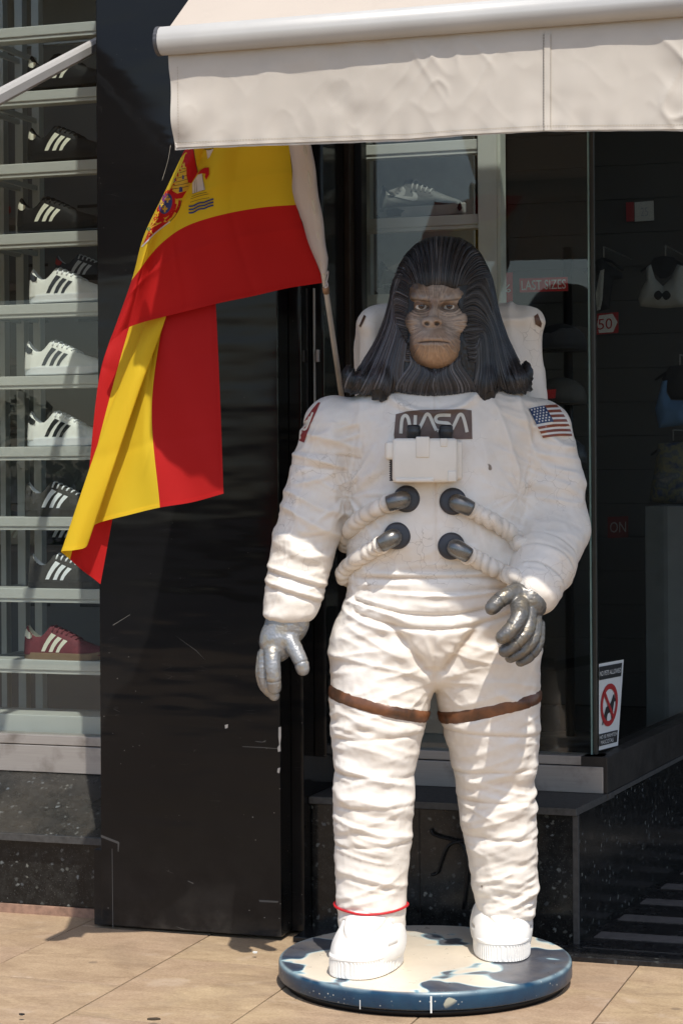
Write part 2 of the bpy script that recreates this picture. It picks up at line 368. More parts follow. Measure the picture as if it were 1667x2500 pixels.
fbox('corner_bead', su - 0.0385, su - 0.026, 6.378, 6.395, 0.532, 3.6, plain('corner_seal', (0.035, 0.035, 0.03), 0.4), shop, 0.002)
sidebox('glass_pane', 6.40, 9.3, 0.532, 3.6, M_GLASS, -0.036, -0.028, 0)
fbox('window_jamb', -2.134, -2.095, 6.10, 6.40, 0.532, 3.6, M_LACQ, shop, 0.002)
fbox('window_stile', -2.0945, -2.075, 6.30, 6.40, 0.532, 3.6, M_BRONZE, shop, 0.002)
fbox('window_stile', -2.0745, -2.05, 6.345, 6.40, 0.532, 3.6, M_DARK, shop, 0.002)
fbox('jamb_rail', -2.126, -2.122, 6.088, 6.099, 1.55, 1.98, M_WHITE, shop, 0.001)
fbox('jamb_bolt', -2.118, -2.108, 6.084, 6.099, 1.752, 1.79, M_STEEL, shop, 0.002)
fbox('window_head', -2.3, 2.0, 6.33, 6.44, 3.6, 3.9, M_DARK, shop, 0.002)
fbox('upper_wall', -5.5, 2.0, 6.05, 6.6, 3.901, 5.6, plain('upper_wall_paint', (0.6, 0.57, 0.52), 0.8, 0, 0.06, 3), shop, 0.003)
fbox('granite_pier', 1.0, 2.0, 6.0, 6.5, 0.0, 3.9, M_GRAN, shop, 0.003)
tag(fbox('shop_ceiling', -5.5, 2.0, 6.6, 11.2, 3.62, 3.7, plain('ceiling_paint', (0.25, 0.25, 0.24), 0.8), None, 0), kind='structure')
# entrance floor with grip strips
ent = fbox('entrance_floor', -2.14, 2.0, 5.908, 9.6, -0.01, 0.0155, m_granite('entrance_granite', (0.008, 0.008, 0.009), 0.22, 0.5, 0.05), None, 0.002); tag(ent, kind='structure')
M_GRIP = plain('grip_strip', (0.085, 0.08, 0.078), 0.8, 0, 0.25, 30)
def vadd(name, u0, u1, w0, w1):
    bm = bmesh.new(); boxbm(bm, [FW(u0(w0), w0, 0.0156), FW(u1, w0, 0.0156), FW(u1, w1, 0.0156), FW(u0(w1), w1, 0.0156), FW(u0(w0), w0, 0.018), FW(u1, w0, 0.018), FW(u1, w1, 0.018), FW(u0(w1), w1, 0.018)], 0)
    return bm_obj(name, bm, M_GRIP, ent)
for k in range(9):
    w0 = 6.155 + k * 0.262; vadd('grip_strip', lambda w: gu(w) + 0.02, 0.9, w0, w0 + 0.082)
bm = bmesh.new(); boxbm(bm, [FW(-1.28, 6.02, 0.0156), FW(0.9, 6.02, 0.0156), FW(0.9, 6.024, 0.0156), FW(-1.28, 6.024, 0.0156), FW(-1.28, 6.02, 0.017), FW(0.9, 6.02, 0.017), FW(0.9, 6.024, 0.017), FW(-1.28, 6.024, 0.017)], 0)
bm_obj('floor_joint', bm, M_GRAN_EDGE, ent)
fbox('entrance_door', -0.85, 0.95, 9.45, 9.55, 0.02, 3.6, M_DARK, shop, 0.003)
# shop interior shell
tag(fbox('shop_floor', -5.5, -1.42, 6.43, 11.0, -0.02, 0.392, M_FLOOR_IN, None, 0), kind='structure')
bw = fbox('shop_back_wall', -5.5, -0.98, 11.0, 11.2, 0.38, 3.62, M_WALLD, None, 0); tag(bw, kind='structure')
tag(fbox('shop_side_wall', -5.7, -5.5, 6.3, 11.2, 0.0, 3.7, M_WALLP, None, 0), kind='structure')
tag(fbox('shop_end_wall', -0.98, -0.9, 9.45, 11.2, 0.0, 3.7, M_WALLP, None, 0), kind='structure')
# slat wall behind the right-hand bay
sw = fbox('slat_wall', -2.2, -1.13, 8.905, 8.98, 0.39, 3.6, plain('slat_groove', (.02, .02, .02), .8), None, 0); tag(sw, 'dark grey slatted display wall at the back of the shop', 'wall')
for k in range(22):
    z = 0.40 + k * 0.145; fbox('slat', -2.2, -1.13, 8.885, 8.904, z, z + 0.1425, M_WALLD, sw, 0.001)
# partition between the bays
pw = fbox('display_partition', -5.4, -2.2, 7.90, 7.96, 0.39, 3.6, M_WALLP, None, 0); tag(pw, 'grey slotted display panel behind the sneaker shelves', 'wall')
M_SLOT = plain('slot', (0.02, 0.02, 0.02), 0.8)
for r in range(13):
    for q in range(9):
        u = -4.6 + q * 0.27; z = 0.62 + r * 0.237; fbox('slot', u, u + 0.13, 7.893, 7.899, z, z + 0.012, M_SLOT, pw, 0)
# ================================================================== SCULPTING TOOLS (signed distance fields on a grid)
def _hash(ix, iy, iz):
    h = (ix.astype(np.uint32) * np.uint32(374761393) + iy.astype(np.uint32) * np.uint32(668265263) + iz.astype(np.uint32) * np.uint32(2147483647 - 1274126177 % 65536))
    h = (h ^ (h >> np.uint32(13))) * np.uint32(1274126177); h = h ^ (h >> np.uint32(16)); h = h * np.uint32(2246822519); h = h ^ (h >> np.uint32(15))
    return (h & np.uint32(0xffffff)).astype(np.float32) / np.float32(0x7fffff) - 1.0
def vnoise(x, y, z, seed=0):
    x = np.asarray(x, np.float64) + 500.37 + seed * 17.3; y = np.asarray(y, np.float64) + 500.11 + seed * 7.7; z = np.asarray(z, np.float64) + 500.73 + seed * 3.1
    ix, iy, iz = np.floor(x).astype(np.int64), np.floor(y).astype(np.int64), np.floor(z).astype(np.int64)
    fx, fy, fz = x - ix, y - iy, z - iz; s = lambda t: t * t * t * (t * (t * 6 - 15) + 10); fx, fy, fz = s(fx), s(fy), s(fz)
    r = 0
    for a in (0, 1):
        for b in (0, 1):
            for c in (0, 1):
                r = r + _hash(ix + a, iy + b, iz + c) * (fx if a else 1 - fx) * (fy if b else 1 - fy) * (fz if c else 1 - fz)
    return r
def smin(a, b, k):
    h = np.clip(0.5 + 0.5 * (b - a) / k, 0, 1); return b + (a - b) * h - k * h * (1 - h)
def smax(a, b, k): return -smin(-a, -b, k)
def ell(P, c, r):
    x, y, z = P; k = np.sqrt(((x - c[0]) / r[0]) ** 2 + ((y - c[1]) / r[1]) ** 2 + ((z - c[2]) / r[2]) ** 2)
    k2 = np.sqrt(((x - c[0]) / r[0] ** 2) ** 2 + ((y - c[1]) / r[1] ** 2) ** 2 + ((z - c[2]) / r[2] ** 2) ** 2)
    return k * (k - 1.0) / (k2 + 1e-9)
def cone(P, a, b, ra, rb):
    x, y, z = P; ab = np.array(b, float) - np.array(a, float); L2 = float(ab @ ab)
    t = np.clip(((x - a[0]) * ab[0] + (y - a[1]) * ab[1] + (z - a[2]) * ab[2]) / L2, 0, 1)
    d = np.sqrt((x - a[0] - t * ab[0]) ** 2 + (y - a[1] - t * ab[1]) ** 2 + (z - a[2] - t * ab[2]) ** 2)
    return d - (ra + (rb - ra) * t)
def chain(P, pts, k=0.01):
    f = None
    for (a, ra), (b, rb) in zip(pts[:-1], pts[1:]):
        d = cone(P, a, b, ra, rb); f = d if f is None else smin(f, d, k)
    return f
def stack(P, rows, pw=2.0, endk=0.02):    # rows (z, cx, cy, hw, hd), any order
    rows = sorted(rows); zz = np.array([r[0] for r in rows]); x, y, z = P
    g = lambda i: np.interp(z, zz, [r[i] for r in rows])
    cx, cy, a, b = g(1), g(2), g(3), g(4)
    k = (np.abs((x - cx) / a) ** pw + np.abs((y - cy) / b) ** pw) ** (1.0 / pw)
    f = (k - 1.0) * np.minimum(a, b)
    return smax(smax(f, z - zz[-1], endk), zz[0] - z, endk)
class Grid:
    def __init__(self, lo, hi, h):
        self.lo = np.array(lo, float); self.h = h; self.n = np.ceil((np.array(hi) - self.lo) / h).astype(int) + 1
        ax = [self.lo[i] + h * np.arange(self.n[i]) for i in range(3)]
        self.P = (ax[0][:, None, None].astype(np.float32), ax[1][None, :, None].astype(np.float32), ax[2][None, None, :].astype(np.float32))
    def nets(self, f):
        f = np.broadcast_to(f, tuple(self.n)).astype(np.float32); s = f < 0
        cnt = np.zeros(tuple(self.n - 1), np.uint8)
        offs = [(a, b, c) for a in (0, 1) for b in (0, 1) for c in (0, 1)]
        nx, ny, nz = self.n - 1
        for a, b, c in offs: cnt += s[a:a + nx, b:b + ny, c:c + nz]
        act = (cnt > 0) & (cnt < 8); idx = np.argwhere(act); vid = np.full(act.shape, -1, np.int64); vid[act] = np.arange(len(idx))
        val = np.stack([f[idx[:, 0] + a, idx[:, 1] + b, idx[:, 2] + c] for a, b, c in offs], 1)
        acc = np.zeros((len(idx), 3)); m = np.zeros(len(idx)); O = np.array(offs, float)
        for i in range(8):
            for j in range(i + 1, 8):
                if np.abs(O[i] - O[j]).sum() != 1: continue
                k = (val[:, i] < 0) != (val[:, j] < 0); t = val[k, i] / (val[k, i] - val[k, j])
                acc[k] += O[i] + t[:, None] * (O[j] - O[i]); m[k] += 1
        V = self.lo + (idx + acc / m[:, None]) * self.h; Q = []
        for ax in range(3):
            sl0 = [slice(None)] * 3; sl1 = [slice(None)] * 3; sl0[ax] = slice(0, -1); sl1[ax] = slice(1, None)
            d = np.argwhere(s[tuple(sl0)] != s[tuple(sl1)]); o1, o2 = [(1, 2), (2, 0), (0, 1)][ax]
            ok = (d[:, o1] > 0) & (d[:, o2] > 0) & (d[:, o1] < self.n[o1] - 1) & (d[:, o2] < self.n[o2] - 1); d = d[ok]
            def c(i, j):
                q = d.copy(); q[:, o1] += i; q[:, o2] += j; return vid[q[:, 0], q[:, 1], q[:, 2]]
            q = np.stack([c(-1, -1), c(0, -1), c(0, 0), c(-1, 0)], 1); ins = s[d[:, 0], d[:, 1], d[:, 2]]
            q[~ins] = q[~ins][:, ::-1]; Q.append(q)
        return V, np.concatenate(Q).astype(np.int32)
def vnormals(V, F):
    a, b, c, d = V[F[:, 0]], V[F[:, 1]], V[F[:, 2]], V[F[:, 3]]; n = np.cross(c - a, d - b); N = np.zeros_like(V)
    for i in range(4): np.add.at(N, F[:, i], n)
    return N / (np.linalg.norm(N, axis=1, keepdims=True) + 1e-12)
def relax(V, F, it=1, lam=0.5):
    E = np.concatenate([F[:, [0, 1]], F[:, [1, 2]], F[:, [2, 3]], F[:, [3, 0]]])
    for _ in range(it):
        A = np.zeros_like(V); n = np.zeros(len(V))
        np.add.at(A, E[:, 0], V[E[:, 1]]); np.add.at(n, E[:, 0], 1); np.add.at(A, E[:, 1], V[E[:, 0]]); np.add.at(n, E[:, 1], 1)
        V = V + lam * (A / n[:, None] - V)
    return V
def bvh_of(V, F): return BVHTree.FromPolygons([Vector(v) for v in V], [tuple(int(i) for i in f) for f in F])
def hit(bvh, px, py, off=0.0, org=None):
    d = ray(px, py).normalized(); loc, nor, i, dist = bvh.ray_cast(CAMP, d)
    if loc is None: return None
    return loc - d * off
def decal(name, poly, bvh, mat, parent, off=0.0022, step=6.0, thick=0.0):   # an outline in photo pixels laid onto a modelled surface
    poly = [Vector((float(x), float(y))) for x, y in poly]; n = len(poly)
    x0, x1 = min(p.x for p in poly), max(p.x for p in poly); y0, y1 = min(p.y for p in poly), max(p.y for p in poly)
    pts = list(poly); e = []
    dens = []
    for i in range(n):
        a, b = poly[i], poly[(i + 1) % n]; k = max(1, int((b - a).length / step)); dens += [a.lerp(b, j / k) for j in range(k)]
    m = len(dens); pts = list(dens); e = [(i, (i + 1) % m) for i in range(m)]
    yy = y0 + step / 2
    while yy < y1:
        xx = x0 + step / 2
        while xx < x1: pts.append(Vector((xx, yy))); xx += step
        yy += step
    r = delaunay_2d_cdt(pts, e, [], 1, 0.001); V2, F2 = r[0], r[2]
    V = []; last = None
    for p in V2:
        h = hit(bvh, p.x, p.y, off); V.append(h)
    good = [h for h in V if h is not None]
    if not good: return None
    V = [h if h is not None else min(good, key=lambda g: (g - (CAMP + ray(p.x, p.y) * g.y)).length) for h, p in zip(V, V2)]
    Fc = [tuple(f)[::-1] for f in F2]
    return addmesh(name, V, Fc, mat, parent, True)
def stroke(pts, w, n=None):                # a round-ended pen stroke as an outline
    P = spline([(x, y) for x, y in pts], n or max(8, 6 * len(pts))); T = np.gradient(P, axis=0); T /= np.linalg.norm(T, axis=1, keepdims=True) + 1e-9
    N = np.stack([-T[:, 1], T[:, 0]], 1) * w / 2
    L = [tuple(p) for p in P + N]; R = [tuple(p) for p in (P - N)[::-1]]
    return L + R
# ================================================================== THE STATUE
DISC = atZ(1037, 2335, 0.068); DX, DY = DISC.x, DISC.y; TOP = 0.0685
statue = thing('astronaut_statue', 'life-size ape-headed astronaut statue in a white spacesuit on a round blue base', 'statue', (DX, DY, 0.012))
def row(py, L, R, Y, hd=None, f=1.0):      # one cross-section measured in photo pixels
    a = atY(L, py, Y); b = atY(R, py, Y); hw = (b - a).length / 2; c = (a + b) / 2
    return (c.z, c.x, Y, hw, hd if hd else hw * f)

def m_suit():
    k = NB('suit_paint'); v = k.coord(kind='World')
    col = k.mix(k.ramp(k.noise(v, 4.5, 5, 0.6), [(0.35, 0.0), (0.7, 1.0)]), (0.73, 0.675, 0.60), (0.81, 0.775, 0.725))
    col = k.mix(k.ramp(k.noise(v, 16, 5, 0.6), [(0.55, 0.0), (0.85, 0.4)]), col, (0.66, 0.57, 0.47))
    att = k.n('ShaderNodeAttribute', attribute_name='paint')                          # grime settled in the creases
    col = k.mix(1.0, col, att.outputs['Color'], 'MULTIPLY')
    wv = k.n('ShaderNodeMapping'); wv.inputs['Scale'].default_value = (1, 1, 1); k.l(v, wv.inputs[0])
    nz = k.n('ShaderNodeTexNoise'); nz.inputs['Scale'].default_value = 30; k.l(v, nz.inputs['Vector'])
    mixv = k.n('ShaderNodeMix', data_type='VECTOR'); mixv.inputs[0].default_value = 0.03; k.l(v, mixv.inputs[4]); k.l(nz.outputs['Color'], mixv.inputs[5])
    e1 = k.voro(mixv.outputs[1], 26, 'DISTANCE_TO_EDGE'); cr = k.ramp(e1, [(0.0, 1.0), (0.022, 0.0)])   # cracked paint
    cm = k.math('MULTIPLY', k.ramp(k.noise(v, 5.5, 3), [(0.50, 0.0), (0.60, 1.0)]), k.ramp(k.sep(v)[2], [(0.95, 0.15), (1.25, 1.0)]))
    col = k.mix(k.math('MULTIPLY', k.math('MULTIPLY', cr, cm), 0.55), col, (0.26, 0.21, 0.17))
    chip = k.math('MULTIPLY', k.ramp(k.voro(mixv.outputs[1], 9), [(0.055, 1.0), (0.075, 0.0)]), k.ramp(k.noise(v, 7, 2), [(0.56, 0.0), (0.6, 1.0)]))
    col = k.mix(chip, col, (0.22, 0.17, 0.13))
    k.set(Base_Color=col, Roughness=k.ramp(k.noise(v, 25, 4), [(0.3, 0.38), (0.75, 0.58)]))
    br = k.n('ShaderNodeMapping'); br.inputs['Scale'].default_value = (60, 60, 300); br.inputs['Rotation'].default_value = (0.2, 0.5, 0); k.l(v, br.inputs[0])
    b1 = k.bump(k.noise(br.outputs[0], 1.0, 4, 0.6), 0.10, 0.002)
    k.bump(k.noise(v, 60, 4), 0.10, 0.004, b1); return k.m
M_SUIT = m_suit()
def attr_mat(name, rough=0.45, metal=0.0, bump=0.15, bs=160, spec=0.5):
    k = NB(name); a = k.n('ShaderNodeAttribute', attribute_name='paint'); v = k.coord(kind='World')
    col = k.mix(0.5, a.outputs['Color'], k.mix(k.noise(v, 60, 4), (0.35, 0.35, 0.35), (0.65, 0.65, 0.65)), 'OVERLAY')
    k.set(Base_Color=col, Metallic=metal, Roughness=k.ramp(k.noise(v, 40, 3), [(0.3, max(0.05, rough - 0.1)), (0.7, rough + 0.1)]), Specular_IOR_Level=spec)
    k.bump(k.noise(v, bs, 3), bump, 0.002); return k.m

# ---- suit body: one continuous surface
Y0 = 5.80
G1 = Grid((atY(620, 1500, 5.8).x, 5.45, 0.10), (atY(1460, 1300, 5.8).x, 6.02, 1.66), 0.0042); P = G1.P
torso = stack(P, [row(925, 975, 1165, 5.80, .09), row(958, 880, 1275, 5.80, .12), row(985, 842, 1312, 5.80, .138), row(1030, 826, 1326, 5.80, .152), row(1100, 836, 1312, 5.80, .165),
    row(1180, 846, 1300, 5.795, .172), row(1260, 846, 1288, 5.79, .176), row(1330, 842, 1282, 5.79, .172), row(1385, 846, 1276, 5.79, .166), row(1430, 848, 1270, 5.79, .170), row(1480, 834, 1280, 5.79, .176), row(1530, 820, 1300, 5.79, .172),
    row(1590, 812, 1310, 5.79, .158), row(1640, 850, 1270, 5.79, .13), row(1672, 940, 1165, 5.79, .095)], 2.35, .03)
LL = [(1520, 828, 1030, 5.79), (1580, 812, 1048, 5.785), (1640, 806, 1054, 5.78), (1700, 804, 1053, 5.775), (1765, 805, 1040, 5.765), (1828, 812, 1026, 5.755), (1882, 816, 1013, 5.745), (1960, 812, 1012, 5.74), (2040, 814, 1007, 5.735), (2126, 818, 999, 5.735), (2211, 823, 991, 5.73), (2262, 829, 988, 5.725), (2290, 836, 984, 5.72)]
RL = [(1520, 1090, 1300, 5.79), (1580, 1072, 1311, 5.795), (1640, 1066, 1316, 5.80), (1701, 1066, 1318, 5.805), (1754, 1074, 1318, 5.815), (1828, 1095, 1316, 5.825), (1903, 1111, 1304, 5.83), (1967, 1117, 1309, 5.835), (2041, 1132, 1307, 5.84), (2126, 1147, 1312, 5.845), (2169, 1153, 1313, 5.845), (2215, 1162, 1306, 5.845), (2250, 1168, 1300, 5.845)]
lrows = [row(a, l, r, Y, None, 1.0) for a, l, r, Y in LL]; rrows = [row(a, l, r, Y, None, 1.02) for a, l, r, Y in RL]
fl = stack(P, lrows, 2.05, .03); fr = stack(P, rrows, 2.05, .03)
legs = smin(fl, fr, .012)
f = smin(torso, legs, .045)
AL = [(1030, 775, 870, 5.80), (1060, 744, 872, 5.80), (1106, 716, 874, 5.80), (1201, 692, 858, 5.795), (1276, 673, 843, 5.785), (1340, 660, 822, 5.775), (1403, 651, 805, 5.765), (1456, 645, 789, 5.76), (1500, 641, 774, 5.755), (1522, 648, 764, 5.752)]
arow = [row(a, l, r, Y, None, 1.0) for a, l, r, Y in AL]
arm = smin(stack(P, arow, 2.1, .035), ell(P, atY(815, 1052, 5.80), (.085, .10, .10)), .05)
f = smin(f, arm, .022)
A2 = [(atY(1318, 1050, 5.80), .086), (atY(1340, 1190, 5.80), .0945), (atY(1356, 1290, 5.775), .0935), (atY(1328, 1375, 5.655), .083), (atY(1303, 1436, 5.585), .074)]
arm2 = chain(P, A2, .02)
f = smin(f, arm2, .022)
V, F = G1.nets(f)
N = vnormals(V, F)
# -- folds: pushed along the normals, each region with its own direction
x, y, z = V.T
def cz(py, Y=5.75): return atY(1050, py, Y).z
def cxp(px, Y=5.75): return atY(px, 1600, Y).x
interp = lambda rows, i: np.interp(z, [r[0] for r in sorted(rows)], [r[i] for r in sorted(rows)])
lcx, rcx, acx = interp(lrows, 1), interp(rrows, 1), interp(arow, 1)
sm = lambda e0, e1, t: (lambda q: q * q * (3 - 2 * q))(np.clip((t - e0) / (e1 - e0), 0, 1))
def fold(q, a, b, seed, sharp=1.6):        # ridges across direction q, stretched along a and b
    n = vnoise(a, b, q, seed); r = 1 - np.abs(n) * 1.25; r = np.clip(r, 0, 1) ** sharp
    return r
low = sm(cz(1600), cz(1700), z)            # legs
dA = np.abs(x - acx); isarm = (x < np.interp(z, sorted([r[0] for r in arow]), [r[1] + r[3] for r in sorted(arow)]) + 0.006) & (z > cz(1525)) & (z < cz(1030))
d2 = chain((x, y, z), A2, .02); isarm2 = (d2 < 0.012) & (x > cxp(1262)) & (z < cz(1040))
leftleg = x < (lcx + rcx) / 2
W = np.zeros(len(V)); D = np.zeros(len(V))
wx = vnoise(x * 5, y * 5, z * 5, 9) * 0.018
# legs
dx = np.where(leftleg, x - lcx, x - rcx); side = np.where(leftleg, 1.0, -1.0)
wl_ = sm(cz(1640), cz(1760), z) * (~isarm) * (~isarm2)
q = z + 0.30 * dx * side + wx
h1 = fold(q * 22, x * 3.6, y * 3.6, 1, 1.7); h2 = fold((z - 0.30 * dx * side + wx) * 34, x * 6.5, y * 6.5, 2, 1.6); h3 = fold(q * 52, x * 9, y * 9, 3, 1.4)
msk = 0.25 + 0.75 * sm(-0.35, 0.45, vnoise(x * 6, y * 6, z * 5, 4))
D += wl_ * (0.0066 * h1 + 0.0072 * h2 * msk + 0.0052 * h3 * msk - 0.0082)
kn = np.exp(-((z - cz(1965)) / 0.10) ** 2) + np.exp(-((z - cz(2215)) / 0.06) ** 2)      # bunching at knee and ankle
D += wl_ * kn * 0.006 * (h1 - 0.4)
for py, sl in ((1792, .06), (1885, -.05), (1960, .02), (2052, .05)):                 # seams round the legs
    t = z - cz(py) - sl * dx * side - 0.10 * dx * dx; D -= wl_ * 0.0042 * np.exp(-(t / 0.0034) ** 2); D += wl_ * 0.0028 * np.exp(-((t - 0.013) / 0.010) ** 2)
# hips and crotch: creases fanning from the crotch
cxm, czm = cxp(1058), cz(1660); rr = np.hypot(x - cxm, z - czm); th = np.arctan2(z - czm, np.abs(x - cxm))
wh = sm(cz(1760), cz(1690), z) * sm(cz(1490), cz(1560), z) * (~isarm) * (~isarm2) * (y < 5.84)
fan = fold(th * 3.6 + rr * 1.2, rr * 5.0, np.where(x < cxm, 3.3, 8.1) + 0 * x, 5, 2.0)
fan2 = fold((z + .25 * np.abs(x - cxm) + wx) * 26, x * 6, y * 4, 15, 2.0)
D += wh * (0.0065 * fan + 0.0055 * fan2 - 0.0045) * sm(0.01, 0.09, rr)
t = (np.abs(x - cxm) * 0.80 - (z - czm) * 0.60); band = np.exp(-(t / 0.013) ** 2) * sm(cz(1665), cz(1630), z) * sm(cz(1490), cz(1545), z) * (y < 5.80); D -= 0.017 * band * (~isarm2)     # groin lines
t = np.abs(x - cxm); D -= 0.010 * np.exp(-(t / 0.010) ** 2) * sm(cz(1690), cz(1640), z) * sm(cz(1590), cz(1640), z) * (y < 5.8)
# waist and lower belly: arcs that sag in the middle
wb = sm(cz(1590), cz(1530), z) * sm(cz(1335), cz(1385), z) * (~isarm) * (~isarm2)
qa = z + 1.15 * (x - cxm) ** 2 * sm(cz(1400), cz(1500), z) * -1 + wx * 0.8
hb = fold(qa * 17, x * 3.2, y * 3, 6, 2.4); hb2 = fold(qa * 33, x * 6, y * 5, 7, 1.8)
D += wb * (0.011 * hb + 0.005 * hb2 - 0.007)
for py, sag, a in ((1405, 0.0, .008), (1440, 0.2, .006), (1497, 0.9, .012), (1530, 1.0, .008)):
    t = z - cz(py) - sag * (x - cxm) ** 2; D -= a * np.exp(-(t / 0.0062) ** 2) * (y < 5.8) * (~isarm) * (~isarm2) * (np.abs(x - cxm) < 0.22)
# chest: broad soft folds running down from the shoulders
wc = sm(cz(1385), cz(1330), z) * (~isarm) * (~isarm2) * (y < 5.86)
hx = x - cxm; ang = hx * 7.5 + (z - cz(1150)) * np.sign(hx) * 2.2
hc = fold(ang * 1.8 + wx * 8, z * 3.4, y * 3, 8, 2.0); D += wc * (0.015 * hc - 0.009) * sm(0.09, 0.19, np.abs(hx))
hc2 = fold((z + .5 * np.abs(hx) + wx) * 20, x * 4, y * 3, 18, 2.2); D += wc * 0.006 * (hc2 - .4) * sm(cz(1250), cz(1340), z)
D -= 0.004 * np.exp(-((x - cxm - .003) / 0.004) ** 2) * wc * (y < 5.8)                                        # centre seam
t = np.hypot(x - cxm, (z - cz(930)) * 1.5); D += 0.010 * np.exp(-((t - .135) / 0.012) ** 2) * (y < 5.80) * (z < cz(940))   # neck ring
for s_ in (-1, 1):                                                                                             # armpit creases radiating out
    ax_, az_ = cxm + s_ * 0.235, cz(1210); ra = np.hypot(x - ax_, z - az_); ta = np.arctan2(z - az_, (x - ax_) * s_)
    fa = fold(ta * 3.4, ra * 4, s_ * 3.0 + 0 * x, 21 + s_, 2.0); wa = np.exp(-(ra / 0.13) ** 2) * (y < 5.84); D += wa * (0.014 * fa - 0.007) * (0.9 if s_ < 0 else 0.35)
# straight arm
qa1 = z + 0.22 * (x - acx) + wx * 1.3
ha = fold(qa1 * 17, x * 3.8, y * 3.8, 10, 1.7); hb3 = fold((z - .3 * (x - acx) + wx) * 31, x * 9, y * 9, 11, 1.8)
upm = sm(cz(1385), cz(1350), z)
D += isarm * (0.0125 * ha + 0.0075 * hb3 - 0.009) * (0.35 + 0.65 * upm)
for py in (1402, 1437):
    t = z - cz(py) + 0.30 * (x - acx); D += isarm * 0.0085 * np.exp(-(t / 0.0060) ** 2); D -= isarm * 0.005 * np.exp(-((t + .012) / 0.005) ** 2)
t = z - cz(1140) + 0.12 * (x - acx); D -= isarm * 0.005 * np.exp(-(t / 0.004) ** 2); t = z - cz(1108) + 0.12 * (x - acx); D -= isarm * 0.004 * np.exp(-(t / 0.004) ** 2)
t = x - (acx - 0.048 + 0.004 * np.sin(z * 60)); D += isarm * 0.0022 * np.exp(-(t / 0.003) ** 2) * (y < 5.8)                 # stitched seam down the sleeve
# bent arm
ia = isarm2.astype(float); up2 = sm(cz(1330), cz(1270), z)
ha2 = fold((z + 0.55 * (x - cxp(1340)) + wx * 1.4) * 16, x * 5, y * 5, 12, 2.2); hb4 = fold((z + .2 * (x - cxp(1340)) + wx) * 29, x * 8, y * 8, 13, 1.8)
D += ia * up2 * (0.012 * ha2 + 0.007 * hb4 - 0.008)
el = fold((z * 0.7 + y * 0.7 + wx) * 24, x * 6, y * 3, 14, 2.2); D += ia * (1 - up2) * (0.0065 * el - 0.003)
for k_, (tt, am) in enumerate(((0.05, .006), (0.12, .006))):
    pass
a3, b3 = np.array(A2[3][0]), np.array(A2[4][0]); dv = (b3 - a3) / np.linalg.norm(b3 - a3); along = (V - a3) @ dv
for aa in (-0.035, 0.012, 0.075): D -= ia * (1 - up2) * 0.0045 * np.exp(-((along - aa) / 0.0045) ** 2); D += ia * (1 - up2) * .003 * np.exp(-((along - aa - .012) / .008) ** 2)
hf_ = fold((z + .35 * np.abs(x - cxm) + wx) * 46, x * 9, y * 9, 25, 1.5); D += 0.0042 * (hf_ - .5) * sm(cz(1640), cz(1560), z) * (.35 + .65 * sm(-.2, .4, vnoise(x * 6, y * 6, z * 6, 26))) * sm(.10, .17, np.abs(x - cxm))
D += 0.0016 * vnoise(x * 34, y * 34, z * 34, 16) + 0.0008 * vnoise(x * 80, y * 80, z * 80, 17)
D *= 0.42 + 0.58 * sm(0.05, 0.75, -N[:, 1])                                       # sleeves and legs pull smooth at the sides
V2 = V + N * D[:, None]; V2 = relax(V2, F, 2, 0.4)
# grime in the creases: a painted wash that follows the sculpted hollows
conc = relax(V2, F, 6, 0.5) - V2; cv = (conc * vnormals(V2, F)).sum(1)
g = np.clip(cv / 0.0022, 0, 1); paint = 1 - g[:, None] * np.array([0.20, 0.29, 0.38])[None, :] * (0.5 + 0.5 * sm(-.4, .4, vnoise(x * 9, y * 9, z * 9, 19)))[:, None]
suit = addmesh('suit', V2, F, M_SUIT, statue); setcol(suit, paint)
SB = bvh_of(V2, F)

# ---- thigh straps (bands pressed round each leg)
def m_strap():
    k = NB('strap_paint'); v = k.coord(kind='World'); col = k.mix(k.ramp(k.noise(v, 14, 5, 0.6), [(0.35, 0.0), (0.7, 1.0)]), (0.055, 0.028, 0.016), (0.22, 0.085, 0.035))
    k.set(Base_Color=col, Roughness=0.36); k.bump(k.noise(v, 90, 4), 0.25, 0.002); return k.m
M_STRAP = m_strap()
def band(name, centre, tilt, h, Rmax, mat, parent, off=0.003, n=72, m=5, bvh=None):
    bvh = bvh or SB; V, Fc = [], []; c = Vector(centre)
    for j in range(m):
        for i in range(n):
            a = 2 * math.pi * i / n; d = Vector((math.cos(a), math.sin(a), 0)); zz = tilt * math.cos(a) + (j / (m - 1) - 0.5) * h
            o_ = c + Vector((0, 0, zz)); loc, nor, _, dist = bvh.ray_cast(o_, d, Rmax)
            r = (dist if loc is not None else Rmax * 0.8) + (off if 0 < j < m - 1 else off * -0.3)
            V.append(o_ + d * r)
    for j in range(m - 1):
        for i in range(n): Fc.append((j * n + i, j * n + (i + 1) % n, (j + 1) * n + (i + 1) % n, (j + 1) * n + i))
    # smooth the radius a little round the ring
    A = np.array(V).reshape(m, n, 3); A = 0.5 * A + 0.25 * np.roll(A, 1, 1) + 0.25 * np.roll(A, -1, 1)
    nrm = A - np.array(c); nrm[..., 2] = 0; nrm /= np.linalg.norm(nrm, axis=2, keepdims=True); A[1:-1] += nrm[1:-1] * 0.0018
    return addmesh(name, A.reshape(-1, 3), Fc, mat, parent)
cL = atY(921, 1716, 5.775); cR = atY(1192, 1723, 5.805)
band('thigh_strap', cL, -0.036, 0.037, 0.2, M_STRAP, statue); band('thigh_strap', cR, 0.030, 0.037, 0.2, M_STRAP, statue)

